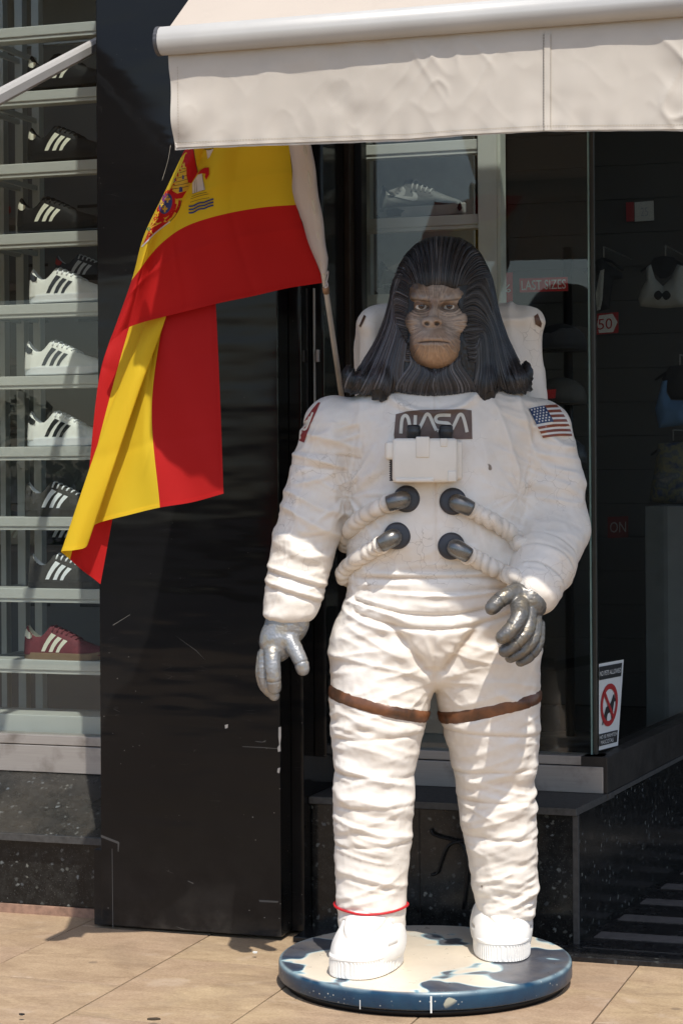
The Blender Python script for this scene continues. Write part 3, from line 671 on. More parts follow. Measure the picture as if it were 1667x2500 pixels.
# ---- gloves
def glove(name, chains, palm, lo, hi, seams, tint):
    g_ = Grid(lo, hi, 0.0021); P = g_.P; f = None
    for c in palm: f = c(P) if f is None else smin(f, c(P), .014)
    for ch in chains:
        q = spline([tuple(c_) + (r_ * .98,) for c_, r_ in ch], 13); f = smin(f, chain(P, [(q_[:3], q_[3]) for q_ in q], .002), .0075)
    V, F = g_.nets(f); N = vnormals(V, F); x, y, z = V.T; D = np.zeros(len(V)); dark = np.zeros(len(V))
    for a, b, t in seams:                                       # seam ring across each fingertip, wrinkles along the fingers
        a, b = np.array(a), np.array(b); d = (b - a) / np.linalg.norm(b - a); al = (V - a) @ d; rad = np.linalg.norm(V - a - al[:, None] * d, axis=1); w = rad < 0.026
        k = np.exp(-((al - t) / 0.0022) ** 2) * w; D -= 0.0014 * k; dark += k * 0.45
    n1 = fold3(V, 70, 1.8, 31); D += 0.0010 * n1 - 0.0005; D += 0.0006 * vnoise(x * 220, y * 220, z * 220, 33)
    V2 = relax(V + N * D[:, None], F, 1, .3)
    base = np.array(tint); wear = sm(0.05, 0.45, vnoise(x * 60, y * 60, z * 60, 34)); warm = np.array(tint) * np.array([1.25, 1.1, .85])
    C = base * (1 - 0.6 * wear[:, None]) + warm * 0.6 * wear[:, None]; C *= (1 - 0.75 * np.clip(dark, 0, 1))[:, None]
    o = addmesh(name, V2, F, M_GLOVE, statue); setcol(o, C); return o, V2, F
def fold3(V, s, sharp, seed):
    n = vnoise(V[:, 0] * s * .45, V[:, 1] * s * .45, V[:, 2] * s, seed); return np.clip(1 - np.abs(n) * 1.3, 0, 1) ** sharp
M_GLOVE = attr_mat('silver_glove_paint', 0.44, 0.6, 0.12, 200)
R = lambda p, Y=5.72: p * Y / FPX
# hanging hand (image left)
H = lambda px, py, Y: np.array(atY(px, py, Y))
idx = [(H(664, 1595, 5.700), R(20)), (H(666, 1630, 5.688), R(19)), (H(668, 1660, 5.690), R(18)), (H(670, 1680, 5.700), R(16.5))]
mid = [(H(648, 1597, 5.728), R(17)), (H(645, 1640, 5.722), R(16)), (H(652, 1675, 5.724), R(15)), (H(670, 1699, 5.730), R(13))]
rng = [(H(644, 1598, 5.758), R(16)), (H(638, 1640, 5.756), R(15)), (H(645, 1672, 5.756), R(14)), (H(661, 1692, 5.760), R(12.5))]
lit = [(H(646, 1592, 5.786), R(14)), (H(640, 1628, 5.788), R(13)), (H(646, 1655, 5.788), R(12)), (H(656, 1670, 5.79), R(11))]
thb = [(H(700, 1555, 5.715), R(24)), (H(722, 1590, 5.695), R(20)), (H(735, 1618, 5.685), R(18)), (H(739, 1634, 5.684), R(16.5))]
palm = [lambda P: ell(P, H(676, 1565, 5.735), (R(43), .046, R(52))), lambda P: cone(P, H(702, 1512, 5.75), H(690, 1548, 5.742), R(50), R(44)), lambda P: cone(P, H(702, 1495, 5.755), H(702, 1520, 5.75), R(52), R(52))]
sg = [(idx[1][0], idx[3][0], .034), (thb[1][0], thb[3][0], .036)]
glove('glove', [idx, mid, rng, lit, thb], palm, (H(605, 1500, 5.75)[0], 5.61, H(600, 1725, 5.75)[2]), (H(775, 1500, 5.75)[0], 5.85, H(600, 1480, 5.75)[2]), sg, (.30, .305, .31))
# reaching hand (image right)
idx = [(H(1268, 1478, 5.50), R(22)), (H(1266, 1506, 5.465), R(20.5)), (H(1248, 1536, 5.445), R(19)), (H(1226, 1556, 5.44), R(17))]
mid = [(H(1290, 1500, 5.51), R(19)), (H(1285, 1540, 5.48), R(18)), (H(1258, 1570, 5.465), R(17)), (H(1231, 1589, 5.462), R(15.5))]
rng = [(H(1306, 1515, 5.53), R(17)), (H(1301, 1560, 5.505), R(16)), (H(1272, 1590, 5.492), R(15)), (H(1246, 1605, 5.49), R(14))]
lit = [(H(1315, 1525, 5.555), R(15)), (H(1312, 1572, 5.535), R(14)), (H(1292, 1602, 5.525), R(13)), (H(1270, 1616, 5.523), R(12))]
thb = [(H(1262, 1448, 5.53), R(24)), (H(1234, 1456, 5.50), R(20)), (H(1212, 1472, 5.485), R(18)), (H(1200, 1485, 5.48), R(17))]
palm = [lambda P: ell(P, H(1288, 1470, 5.545), (R(42), .046, R(48))), lambda P: cone(P, H(1302, 1436, 5.59), H(1292, 1468, 5.55), R(52), R(42)), lambda P: cone(P, H(1308, 1425, 5.61), H(1302, 1440, 5.585), R(53), R(53))]
sg = [(idx[1][0], idx[3][0], .036), (mid[1][0], mid[3][0], .046), (lit[1][0], lit[3][0], .034), (thb[1][0], thb[3][0], .026)]
glove('glove', [idx, mid, rng, lit, thb], palm, (H(1175, 1500, 5.5)[0], 5.40, H(1200, 1640, 5.5)[2]), (H(1370, 1500, 5.6)[0], 5.69, H(1200, 1375, 5.6)[2]), sg, (.155, .15, .142))

# ---- boots
def boot(toe, heel, width, ankle, name='boot'):
    toe = Vector((toe[0], toe[1], TOP)); heel = Vector((heel[0], heel[1], TOP)); ax = (toe - heel); L = ax.length; ax.normalize(); sx = ax.cross(Vector((0, 0, 1)))
    mid_ = (toe + heel) / 2; hl = L / 2
    lo = [min(toe[i], heel[i]) - width for i in (0, 1)]; hi = [max(toe[i], heel[i]) + width for i in (0, 1)]
    g_ = Grid((*lo, TOP - .01), (*hi, TOP + .26), 0.004); X, Y, Z = g_.P
    a = (X - mid_.x) * ax.x + (Y - mid_.y) * ax.y; b = (X - mid_.x) * sx.x + (Y - mid_.y) * sx.y; zz = Z - TOP; P = (a + 0 * Z, b + 0 * Z, zz + 0 * a)
    toebox = ell(P, (hl - .115, 0, .048), (.112, width * .50, .066))
    toebox = smin(toebox, ell(P, (hl - .15, 0, .075), (.11, width * .47, .07)), .03)
    an = ((Vector(ankle) - mid_).dot(ax), (Vector(ankle) - mid_).dot(sx))
    body = smin(toebox, cone(P, (-.04, 0, .06), (an[0], an[1], .20), width * .46, width * .44), .05)
    body = smin(body, ell(P, (-hl + .10, 0, .07), (.098, width * .46, .085)), .03)
    body = smax(body, -(zz - .030), .004); body = smax(body, zz - .170, .02)
    V, F = g_.nets(body); N = vnormals(V, F); rel = V - np.array(mid_); al = rel @ np.array(ax); bl = rel @ np.array(sx); zl = V[:, 2] - TOP; D = np.zeros(len(V))
    dd = np.sqrt(((al - (hl - .17)) / .135) ** 2 + (bl / (width * .36)) ** 2); D -= 0.0060 * np.exp(-((dd - 1) / .035) ** 2) * (zl > .06)           # toe panel line
    D -= 0.0050 * np.exp(-((zl - .075 - .05 * (al < 0)) / .0035) ** 2) * (al < hl - .10)
    for q_ in range(5): D += 0.0022 * np.exp(-((al - (hl - .20 - q_ * .022)) / .006) ** 2) * (np.abs(bl) < width * .22) * (zl > .09)
    D += 0.0012 * vnoise(V[:, 0] * 30, V[:, 1] * 30, V[:, 2] * 30, 41)
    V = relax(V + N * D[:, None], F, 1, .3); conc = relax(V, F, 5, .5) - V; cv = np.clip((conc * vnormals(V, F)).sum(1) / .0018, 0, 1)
    o = addmesh(name, V, F, M_BOOT, statue); setcol(o, 1 - cv[:, None] * np.array([.40, .47, .54]))  # crease shade painted into the hollows to bring out the panel lines
    # ribbed sole
    n = 264; VV, FF = [], []
    def foot(t, s):
        c, sn = math.cos(t), math.sin(t); e = 2 / 2.7; xx = math.copysign(abs(c) ** e, c) * hl; w_ = width / 2 * (1.0 if xx > 0 else 1 - 0.14 * min(1, -xx / hl))
        return xx * s, math.copysign(abs(sn) ** e, sn) * w_ * (1 + (s - 1) * hl / (width / 2))
    prof = [(0.96, 0.0, 0), (0.995, .004, 0), (1.0, .010, 1), (1.0, .026, 1), (1.0, .042, 1), (.995, .047, 0), (1.004, .050, 0), (1.0, .055, 0), (.97, .058, 0), (.90, .058, 0)]
    for s, h, rib in prof:
        for i in range(n):
            r = s * (1 - (0.016 if (rib and (i // 2) % 2) else 0)); p = foot(2 * math.pi * i / n, r); q = mid_ + ax * p[0] + sx * p[1]; VV.append((q.x, q.y, TOP + h))
    for j in range(len(prof) - 1):
        for i in range(n): FF.append((j * n + i, j * n + (i + 1) % n, (j + 1) * n + (i + 1) % n, (j + 1) * n + i))
    FF.append(tuple(range(n))[::-1]); FF.append(tuple((len(prof) - 1) * n + i for i in range(n)))
    addmesh('sole', VV, FF, M_BOOT2, o, smooth=False); return o, V, F
M_BOOT = attr_mat('boot_paint', 0.5, 0, 0.15, 120); M_BOOT2 = plain('sole_paint', (0.78, 0.76, 0.72), 0.5, 0, 0.06, 20, 0.15, 120)
def fixboot(m):
    nt = m.node_tree; bs = nt.nodes['Principled BSDF']; lk = bs.inputs['Base Color'].links[0]; src = lk.from_socket
    mx = nt.nodes.new('ShaderNodeMix'); mx.data_type = 'RGBA'; mx.blend_type = 'MULTIPLY'; mx.inputs[0].default_value = 1; mx.inputs[6].default_value = (.80, .785, .75, 1)
    at = [n for n in nt.nodes if n.type == 'ATTRIBUTE'][0]; nt.links.new(at.outputs['Color'], mx.inputs[7]); nt.links.new(mx.outputs[2], bs.inputs['Base Color'])
fixboot(M_BOOT)
pa = atZ(850, 2394, TOP); b1, BV1, BF1 = boot((pa.x - .004, pa.y + .003), (pa.x + .112, pa.y + .285), 0.166, (atY(908, 2240, 5.725)))
pb = atZ(1228, 2353, TOP); b2, BV2, BF2 = boot((pb.x + .001, pb.y + .005), (pb.x + .015, pb.y + .325), 0.160, (atY(1236, 2220, 5.845)))

# ---- round base
def m_disc():
    k = NB('base_paint'); v = k.coord(kind='Object'); s3 = k.sep(v)
    rr = k.math('SQRT', k.math('ADD', k.math('MULTIPLY', s3[0], s3[0]), k.math('MULTIPLY', s3[1], s3[1])))
    n1 = k.noise(v, 5.6, 2.2, 0.45, 0.3); t = k.math('ADD', k.math('MULTIPLY', rr, 1.45), k.math('MULTIPLY', k.math('SUBTRACT', n1, 0.5), 2.2))
    land = k.ramp(t, [(0.48, (0.70, 0.62, 0.50)), (0.54, (0.68, 0.68, 0.60)), (0.565, (0.30, 0.48, 0.54)), (0.60, (0.03, 0.06, 0.105)), (0.78, (0.016, 0.030, 0.06))])
    edge = k.ramp(rr, [(0.394, 0.0), (0.401, 1.0)]); side = k.ramp(s3[2], [(0.030, 1.0), (0.050, 0.0)])
    blue = k.mix(k.noise(v, 13, 4, 0.6), (0.003, 0.016, 0.05), (0.010, 0.07, 0.13))
    up = k.math('MULTIPLY', k.ramp(s3[2], [(0.045, 0.0), (0.055, 1.0)]), k.ramp(k.noise(v, 6, 3), [(0.42, 0.0), (0.6, 1.0)]))
    blue = k.mix(k.math('MULTIPLY', up, .7), blue, (0.40, 0.52, 0.54))  # pale highlight along the rim's upper edge, mixed into the blue
    col = k.mix(edge, land, blue)
    sc = k.math('MULTIPLY', k.ramp(k.voro(v, 70), [(0.10, 1.0), (0.16, 0.0)]), k.ramp(k.noise(v, 9, 3), [(0.5, 0.0), (0.62, 1.0)]))
    col = k.mix(k.math('MULTIPLY', sc, edge), col, (0.55, 0.56, 0.52))
    chip = k.math('MULTIPLY', k.ramp(k.math('ADD', k.voro(v, 7.5), k.math('MULTIPLY', k.noise(v, 40, 3), .1)), [(0.17, 1.0), (0.19, 0.0)]), edge)
    col = k.mix(k.math('MULTIPLY', chip, k.ramp(k.noise(v, 4, 2), [(.5, 0.0), (.54, 1.0)])), col, (0.36, 0.36, 0.29))
    dust = k.ramp(k.noise(v, 3, 5, .65), [(.4, 0.0), (.8, 0.5)]); col = k.mix(k.math('MULTIPLY', dust, k.math('SUBTRACT', 1.0, edge)), col, (0.33, 0.28, 0.22))
    k.set(Base_Color=col, Roughness=k.ramp(k.noise(v, 22, 4), [(0.3, 0.26), (0.75, 0.42)])); k.bump(k.noise(v, 50, 3), .08, .003); return k.m
base = lathe('base_disc', [(0, .008), (.398, .008), (.403, .010), (.405, .013), (.405, .046), (.4035, .052), (.400, .0553), (.395, .0565), (0, .0565)], (DX, DY, 0.012), m_disc(), statue, 160)
lathe('shadow_gap_foot', [(0, -.012), (.386, -.012), (.386, .0078)], (DX, DY, 0.012), M_DARK, base, 96)  # added dark recessed foot, giving a shadow gap below the rim
M_LINE = plain('white_line', (0.75, 0.76, 0.73), .5)
for px in (1052, 858):
    p0 = atZ(px, 2425, TOP); a = math.atan2(p0.y - DY, p0.x - DX); d = Vector((math.cos(a), math.sin(a), 0)); tn = Vector((-d.y, d.x, 0)) * (.0022 if px > 900 else .0011); c0 = Vector((DX, DY, 0))
    zt = .060 if px > 900 else .04
    addmesh('painted_line', [c0 + d * .4058 + tn + Vector((0, 0, .016)), c0 + d * .4058 - tn + Vector((0, 0, .016)), c0 + d * .4058 - tn + Vector((0, 0, zt)), c0 + d * .4058 + tn + Vector((0, 0, zt))], [(0, 1, 2, 3)], M_LINE, base, False)

# ---- chest control box
M_BOX = plain('box_paint', (0.74, 0.70, 0.63), .42, 0, .06, 12, .12, 80)
M_BLK = plain('black_paint', (0.016, 0.016, 0.018), .35, 0, .3, 30, .15, 120)
Yb = 5.575
def pxbox(name, x0, x1, y0, y1, Ya, Yb_, mat, parent, bev, taper=0.0):
    a = [atY(x0, y1, Ya), atY(x1, y1, Ya), atY(x1, y0, Ya), atY(x0, y0, Ya)]; bm = bmesh.new(); d = Yb_ - Ya
    t = taper
    back = [Vector((p.x + (t if i in (0, 3) else -t) * -1, p.y + d, p.z + (-t if i < 2 else t))) for i, p in enumerate(a)]
    boxbm(bm, [a[0], a[1], back[1], back[0], a[3], a[2], back[2], back[3]], bev); return bm_obj(name, bm, mat, parent, True)
cb = pxbox('control_box', 958, 1117, 1070, 1178, 5.555, 5.66, M_BOX, statue, .010)
pxbox('side_panel', 941, 972, 1078, 1122, 5.565, 5.66, M_BOX, cb, .008); pxbox('side_panel', 1108, 1129, 1076, 1172, 5.575, 5.66, M_BOX, cb, .009)
pxbox('flap', 1015, 1048, 1066, 1117, 5.551, 5.565, M_BOX, cb, .003); pxbox('flap', 1074, 1092, 1070, 1091, 5.5525, 5.565, M_BOX, cb, .003); pxbox('bottom_rail', 965, 1058, 1167, 1177, 5.5515, 5.565, M_BOX, cb, .003)
pxbox('side_rail', 1092, 1114, 1150, 1176, 5.552, 5.565, M_BOX, cb, .003)
for px in (1009, 1088):
    c = atY(px, 1064, 5.60); lathe('knob', [(0, .030), (.014, .0295), (.0185, .026), (.0195, .021), (.0185, .018), (.0205, .014), (.0205, .008), (.019, .004), (.019, -.01)], c, M_BLK, cb, 28)
c = atY(964, 1147, 5.605)
lathe('ribbed_hose', sum([[(.013, z_), (.016, z_ + .0015), (.016, z_ + .0035), (.013, z_ + .005)] for z_ in np.arange(-.03, .028, .006)], []), c, M_BLK, cb, 20)

# ---- hose fittings and hoses
M_FLANGE = plain('flange_paint', (0.028, 0.030, 0.038), .42, 0, .25, 30, .1); M_ELB = plain('elbow_paint', (0.17, 0.168, 0.16), .30, .75, .25, 25, .15, 140)
M_HOSE = M_SUIT
def fitting(fx, fy, tx, ty, hose, rr=0.0225):
    h = hit(SB, fx, fy); base_c = h + Vector((0, .02, 0)); dirn = Vector((0, -1, 0.1)).normalized()
    fl_ = lathe('hose_flange', [(0, .032), (.028, .032), (.034, .030), (.0365, .026), (.0365, .0)], base_c, M_FLANGE, statue, 40, dirn)
    tip = atY(tx, ty, h.y - .028); st = base_c + dirn * .028; sd2 = Vector((tip.x - st.x, 0, tip.z - st.z)); sd2 = sd2.normalized(); tip = st + sd2 * .052 + dirn * .014; pts = spline([st + sd2 * .004, st + sd2 * .012 + dirn * .014, st + sd2 * .030 + dirn * .019, tip], 12)
    rad = [.0150, .0195, .0222, .0236, .0240, .0240, .0238, .0234, .023, .0225, .022, .0215]; V, Fc = tube_data([Vector(p) for p in pts], rad, 20)
    addmesh('elbow', V, Fc, M_ELB, fl_)
    # ribbed soft hose along the suit
    P3 = [tip + (Vector(pts[-1]) - Vector(pts[-2])) * -.6]
    for (px, py, dY) in hose:
        hh = hit(SB, px, py); P3.append((Vector(atY(px, py, hh.y + dY)) if hh is not None else atY(px, py, 5.74 + dY)))
    Q = spline(P3, 70); rad = []; VV = []
    nseg = 18; V, Fc = tube_data([Vector(p) for p in Q], [rr] * len(Q), nseg); V = np.array(V); ctr = np.repeat(Q, nseg, 0); t = np.repeat(np.linspace(0, 1, len(Q)), nseg)
    ln = np.linalg.norm(np.diff(Q, axis=0), axis=1).sum(); ph = t * ln; k = np.tile(np.arange(nseg) * 2 * np.pi / nseg, len(Q))
    n1 = vnoise(V[:, 0] * 25, V[:, 1] * 25, V[:, 2] * 25, 51)
    s_ = 1 + 0.22 * (np.abs(np.sin(ph * 105 + 1.4 * np.sin(k + 1) + n1 * 1.6)) - .6) + 0.06 * n1; s_ *= 1 + .12 * np.exp(-((ph - .012) / .006) ** 2)
    V = ctr + (V - ctr) * s_[:, None]
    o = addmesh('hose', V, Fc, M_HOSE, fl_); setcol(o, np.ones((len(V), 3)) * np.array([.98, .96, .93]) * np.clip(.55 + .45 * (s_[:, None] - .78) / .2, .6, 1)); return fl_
fitting(992, 1220, 965, 1226, [(940, 1233, -.014), (915, 1245, -.014), (888, 1262, -.012), (862, 1285, -.006), (848, 1310, .01), (846, 1335, .05)])
fitting(969, 1310, 945, 1322, [(925, 1333, -.014), (900, 1348, -.014), (872, 1366, -.010), (848, 1386, .004), (838, 1404, .03), (846, 1415, .06)])
fitting(1105, 1226, 1128, 1234, [(1150, 1245, -.014), (1178, 1260, -.014), (1205, 1275, -.013), (1232, 1292, -.010), (1256, 1312, 0), (1275, 1335, .02)])
fitting(1101, 1335, 1124, 1346, [(1148, 1356, -.014), (1175, 1372, -.013), (1202, 1386, -.012), (1230, 1399, -.008), (1252, 1408, .0), (1270, 1415, .02)])

# ---- painted patches
M_PBR = plain('patch_brown', (0.115, 0.07, 0.052), .5, 0, .2, 30, .2, 120); M_PCR = plain('patch_cream', (0.62, 0.58, 0.50), .5, 0, .08, 20)
M_PRD = plain('patch_red', (0.25, 0.025, 0.022), .45, 0, .15, 20); M_PBL = plain('patch_blue', (0.018, 0.045, 0.12), .4, 0, .2, 30); M_PRU = plain('stripe_rust', (0.21, 0.055, 0.03), .45, 0, .2, 30); M_PW = plain('patch_white', (0.70, 0.68, 0.64), .5, 0, .06, 20)
Z3 = lambda x, y: (900 + x / 2.6133, 950 + y / 2.6133)
pt = decal('chest_patch', [Z3(*p) for p in ((163, 322), (160, 290), (172, 160), (240, 142), (330, 132), (600, 128), (655, 135), (660, 318))], SB, M_PBR, statue, .0025)
for st_ in ([(204, 283), (209, 210), (218, 178), (236, 168), (250, 186), (258, 220), (268, 262), (282, 278), (292, 255), (297, 166)],
            [(312, 268), (340, 215), (362, 168), (377, 160), (392, 178), (412, 225), (430, 264)],
            [(522, 167), (470, 166), (440, 170), (426, 188), (436, 208), (470, 214), (505, 218), (518, 238), (505, 258), (470, 264), (436, 264)],
            [(524, 268), (552, 212), (572, 170), (587, 161), (600, 175), (614, 220), (626, 275)]):
    decal('letter_stroke', stroke([Z3(*p) for p in st_], 8.0, 48), SB, M_PCR, pt, .0042, 5)
# flag patch on the bent arm
C4 = [Z3(1020, 125), Z3(1198, 98), Z3(1296, 300), Z3(1110, 312)]
def bil(u, v):
    a = np.array(C4[0]) * (1 - u) + np.array(C4[1]) * u; b = np.array(C4[3]) * (1 - u) + np.array(C4[2]) * u; p = a * (1 - v) + b * v
    return (p[0] + 6 * math.sin(math.pi * v) * u, p[1] - 2.5 * math.sin(math.pi * u))
def quadpoly(u0, u1, v0, v1, n=8):
    E_ = [(u0 + (u1 - u0) * i / n, v0) for i in range(n)] + [(u1, v0 + (v1 - v0) * i / n) for i in range(n)] + [(u1 - (u1 - u0) * i / n, v1) for i in range(n)] + [(u0, v1 - (v1 - v0) * i / n) for i in range(n)]
    return [bil(*e) for e in E_]
fp = decal('flag_patch', quadpoly(0, 1, 0, 1), SB, M_PW, statue, .0025)
for i in range(7): decal('red_stripe', quadpoly(.52 if i < 4 else 0, 1, i / 6.5, min(1, (i + .55) / 6.5)), SB, M_PRU, fp, .0038)
decal('blue_field', quadpoly(0, .56, 0, .535), SB, M_PBL, fp, .0046)
for r_ in range(6):
    for c_ in range(5 if r_ % 2 == 0 else 4):
        u = .07 + (c_ + (.5 if r_ % 2 else 0)) * .105; v = .055 + r_ * .082; c0 = bil(u, v)
        decal('star', [(c0[0] + (3.0 if k % 2 == 0 else 1.3) * math.sin(k * math.pi / 5), c0[1] - (3.0 if k % 2 == 0 else 1.3) * math.cos(k * math.pi / 5)) for k in range(10)], SB, M_PW, fp, .0058, 20)
Z2 = lambda x, y: (660 + x / 3.92, 930 + y / 3.92)
rp = decal('shoulder_patch', [Z2(*p) for p in ((478, 205), (440, 290), (380, 420), (322, 590), (240, 560), (290, 450), (340, 360), (400, 270), (455, 205))], SB, M_PRD, statue, .0025)
decal('patch_ring', stroke([Z2(*p) for p in ((405, 300), (385, 350), (350, 440), (330, 465), (300, 462))], 5.0, 40), SB, M_PCR, rp, .004, 5)
decal('patch_letter', stroke([Z2(*p) for p in ((322, 425), (350, 375), (345, 420), (372, 340))], 3.2, 30), SB, M_PCR, rp, .004, 5)

# ---- backpack
gB = Grid((atY(850, 900, 5.95).x, 5.80, 1.25), (atY(1345, 900, 5.95).x, 6.12, 1.92), .0055); P = gB.P
cB = atY(1098, 1000, 5.96); tB = atY(1098, 748, 5.96).z; wB = (atY(1326, 900, 5.96).x - atY(870, 900, 5.96).x) / 2
qx = np.abs(P[0] - cB.x) - (wB - .06); qy = np.abs(P[1] - 5.96) - .06; zb = 1.30; qz = np.abs(P[2] - (tB + zb) / 2) - ((tB - zb) / 2 - .06)
fb = np.sqrt(np.maximum(qx, 0) ** 2 + np.maximum(qy, 0) ** 2 + np.maximum(qz, 0) ** 2) + np.minimum(np.maximum(qx, np.maximum(qy, qz)), 0) - .06
V, F = gB.nets(fb); N = vnormals(V, F); x, y, z = V.T
D = 0.016 * fold((x + wx[0] * 0 + vnoise(x * 6, y * 6, z * 6, 61) * .03) * 15, z * 4, y * 6, 62, 2) + 0.010 * fold((z + vnoise(x * 6, y * 6, z * 6, 63) * .03) * 14, x * 8, y * 6, 64, 2) - .012
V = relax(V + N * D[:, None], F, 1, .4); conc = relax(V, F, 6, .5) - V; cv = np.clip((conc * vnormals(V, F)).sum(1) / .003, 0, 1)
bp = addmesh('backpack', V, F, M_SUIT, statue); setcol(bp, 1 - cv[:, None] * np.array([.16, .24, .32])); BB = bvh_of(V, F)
for pl in (((1303, 772), (1312, 765), (1322, 790), (1320, 800), (1306, 792)), ((880, 800), (876, 796), (888, 768), (893, 772))):
    decal('corner_strap', pl, BB, M_STRAP, bp, .003)
# ================================================================== HEAD
def topx(V):                               # world points -> photo pixels (for measuring where a sculpted detail goes)
    q = np.asarray(V) - np.array([0, 0, HC]); a = q @ np.array(_r); b = q @ np.array(_u); return CX + a / q[:, 1] * FPX, CY - b / q[:, 1] * FPX
hb = [(577, 1066, 1092, .02), (583, 1036, 1126, .06), (598, 1010, 1152, .092), (620, 989, 1173, .118), (650, 971, 1189, .137), (676, 961, 1199, .146), (722, 950, 1211, .152), (762, 943, 1218, .152), (822, 921, 1237, .150), (875, 889, 1262, .148), (905, 866, 1280, .145), (930, 845, 1296, .138), (958, 836, 1301, .130)]
hrows = [row(a, l, r, 5.80, hd) for a, l, r, hd in hb]
gH = Grid((atY(815, 900, 5.7).x, 5.60, 1.60), (atY(1315, 900, 5.7).x, 5.98, 2.10), .0042); P = gH.P
fh = stack(P, hrows, 2.15, .008)
for px, py, Y, rx, rz in ((852, 925, 5.73, 18, 36), (888, 935, 5.71, 24, 32), (932, 940, 5.690, 25, 42), (1186, 938, 5.690, 30, 44), (1258, 930, 5.71, 30, 32), (1284, 915, 5.73, 16, 34), (862, 944, 5.735, 10, 20), (886, 946, 5.725, 11, 20), (915, 955, 5.71, 12, 26), (938, 958, 5.705, 10, 24), (1172, 955, 5.705, 12, 24), (1194, 960, 5.705, 12, 22), (1240, 944, 5.725, 12, 18), (1264, 944, 5.735, 12, 18), (1280, 938, 5.73, 10, 26), (858, 940, 5.73, 10, 26)):
    fh = smin(fh, ell(P, H(px, py, Y), (R(rx), .034, R(rz))), .016 if rx > 15 else .004)
fh = smin(fh, ell(P, H(1062, 930, 5.70), (R(105), .05, R(42))), .02)
fh = smax(fh, -ell(P, H(1069, 722, 5.60), (R(67), .085, R(34))), .012); fh = smax(fh, -ell(P, H(1068, 788, 5.62), (R(63), .080, R(98))), .012)
V, F = gH.nets(fh); V = relax(V, F, 2, .5); HBV = bvh_of(V, F)
M_HAIR = attr_mat('hair_paint', 0.40, 0.0, 0.35, 300)
px_, py_ = topx(V); spr = np.interp(py_, [577, 700, 760, 830, 900, 960], [1, 1, 1.05, 1.2, 1.55, 1.8]); gq = fold((px_ - 1070) / spr * .30, py_ * .012, 0 * py_, 77, 1.5); V = V + vnormals(V, F) * ((.0055 * gq - .003) * sm(740, 860, py_))[:, None]
C = np.array([.006, .006, .007])[None, :] * (.5 + 3.0 * gq ** 3)[:, None]
hair = addmesh('hair', V, F, M_HAIR, statue); setcol(hair, C)
SV, SF, SC = [], [], []
rh = random.Random(11)
def strand(pts, r0, col, lift=.35):
    Q = spline(pts, 30); P3 = []
    for qx_, qy_ in Q:
        h = hit(HBV, qx_, qy_)
        if h is None:
            if len(P3) > 3: break
            continue
        if P3 and (h - P3[-1]).length > .035: break
        P3.append(h)
    if len(P3) < 6: return
    A = np.array([tuple(p) for p in P3]); A[1:-1] = .5 * A[1:-1] + .25 * A[2:] + .25 * A[:-2]
    n = len(A); t = np.linspace(0, 1, n); rad = r0 * np.minimum(1, .35 + 3.2 * t) * np.minimum(1, .35 + 5 * (1 - t))
    A[:, 1] -= rad * lift
    V, Fc = tube_data([Vector(p) for p in A], list(rad), 7); o0 = len(SV)
    SV.extend(V); SF.extend([tuple(i + o0 for i in f) for f in Fc])
    for i in range(n):
        b = rh.uniform(.85, 1.15); SC.extend([tuple(c * b * (1.0 + .5 * math.cos(2 * math.pi * k / 7)) for c in col) for k in range(7)])
def hcol(brown):
    g = rh.choice([.008, .012, .018, .026, .042, .075]) * rh.uniform(.8, 1.2); b = brown * rh.uniform(.0, .9) ** 2
    return (g + .045 * b, g + .020 * b + .0005, g * 1.08 + .003 * b + .002)
nf = 62
for i in range(nf):                        # swept-back crown
    s = (i + rh.uniform(-.25, .25)) / (nf - 1); x0 = 1001 + 140 * s; y0 = 699 - 8 * abs(2 * s - 1) ** 2 + (3 if .2 < s < .8 else 0)
    e = (s - .5) * 2; xe = 1081 + 150 * e * (1 - .12 * abs(e)); ye = 570 + 118 * abs(e) ** 2.1
    m1 = (x0 + (xe - x0) * .22, y0 - (y0 - ye) * .40 - 6); m2 = (x0 + (xe - x0) * .62, y0 - (y0 - ye) * .82 - 10 * abs(e))
    w = 2 * math.sin(i * 2.1)
    strand([(x0, y0 + 3), (m1[0] + w, m1[1]), (m2[0] - w, m2[1]), (xe, ye)], R(3.2) * rh.uniform(.8, 1.15), hcol(.7 if abs(e) > .35 else .35))
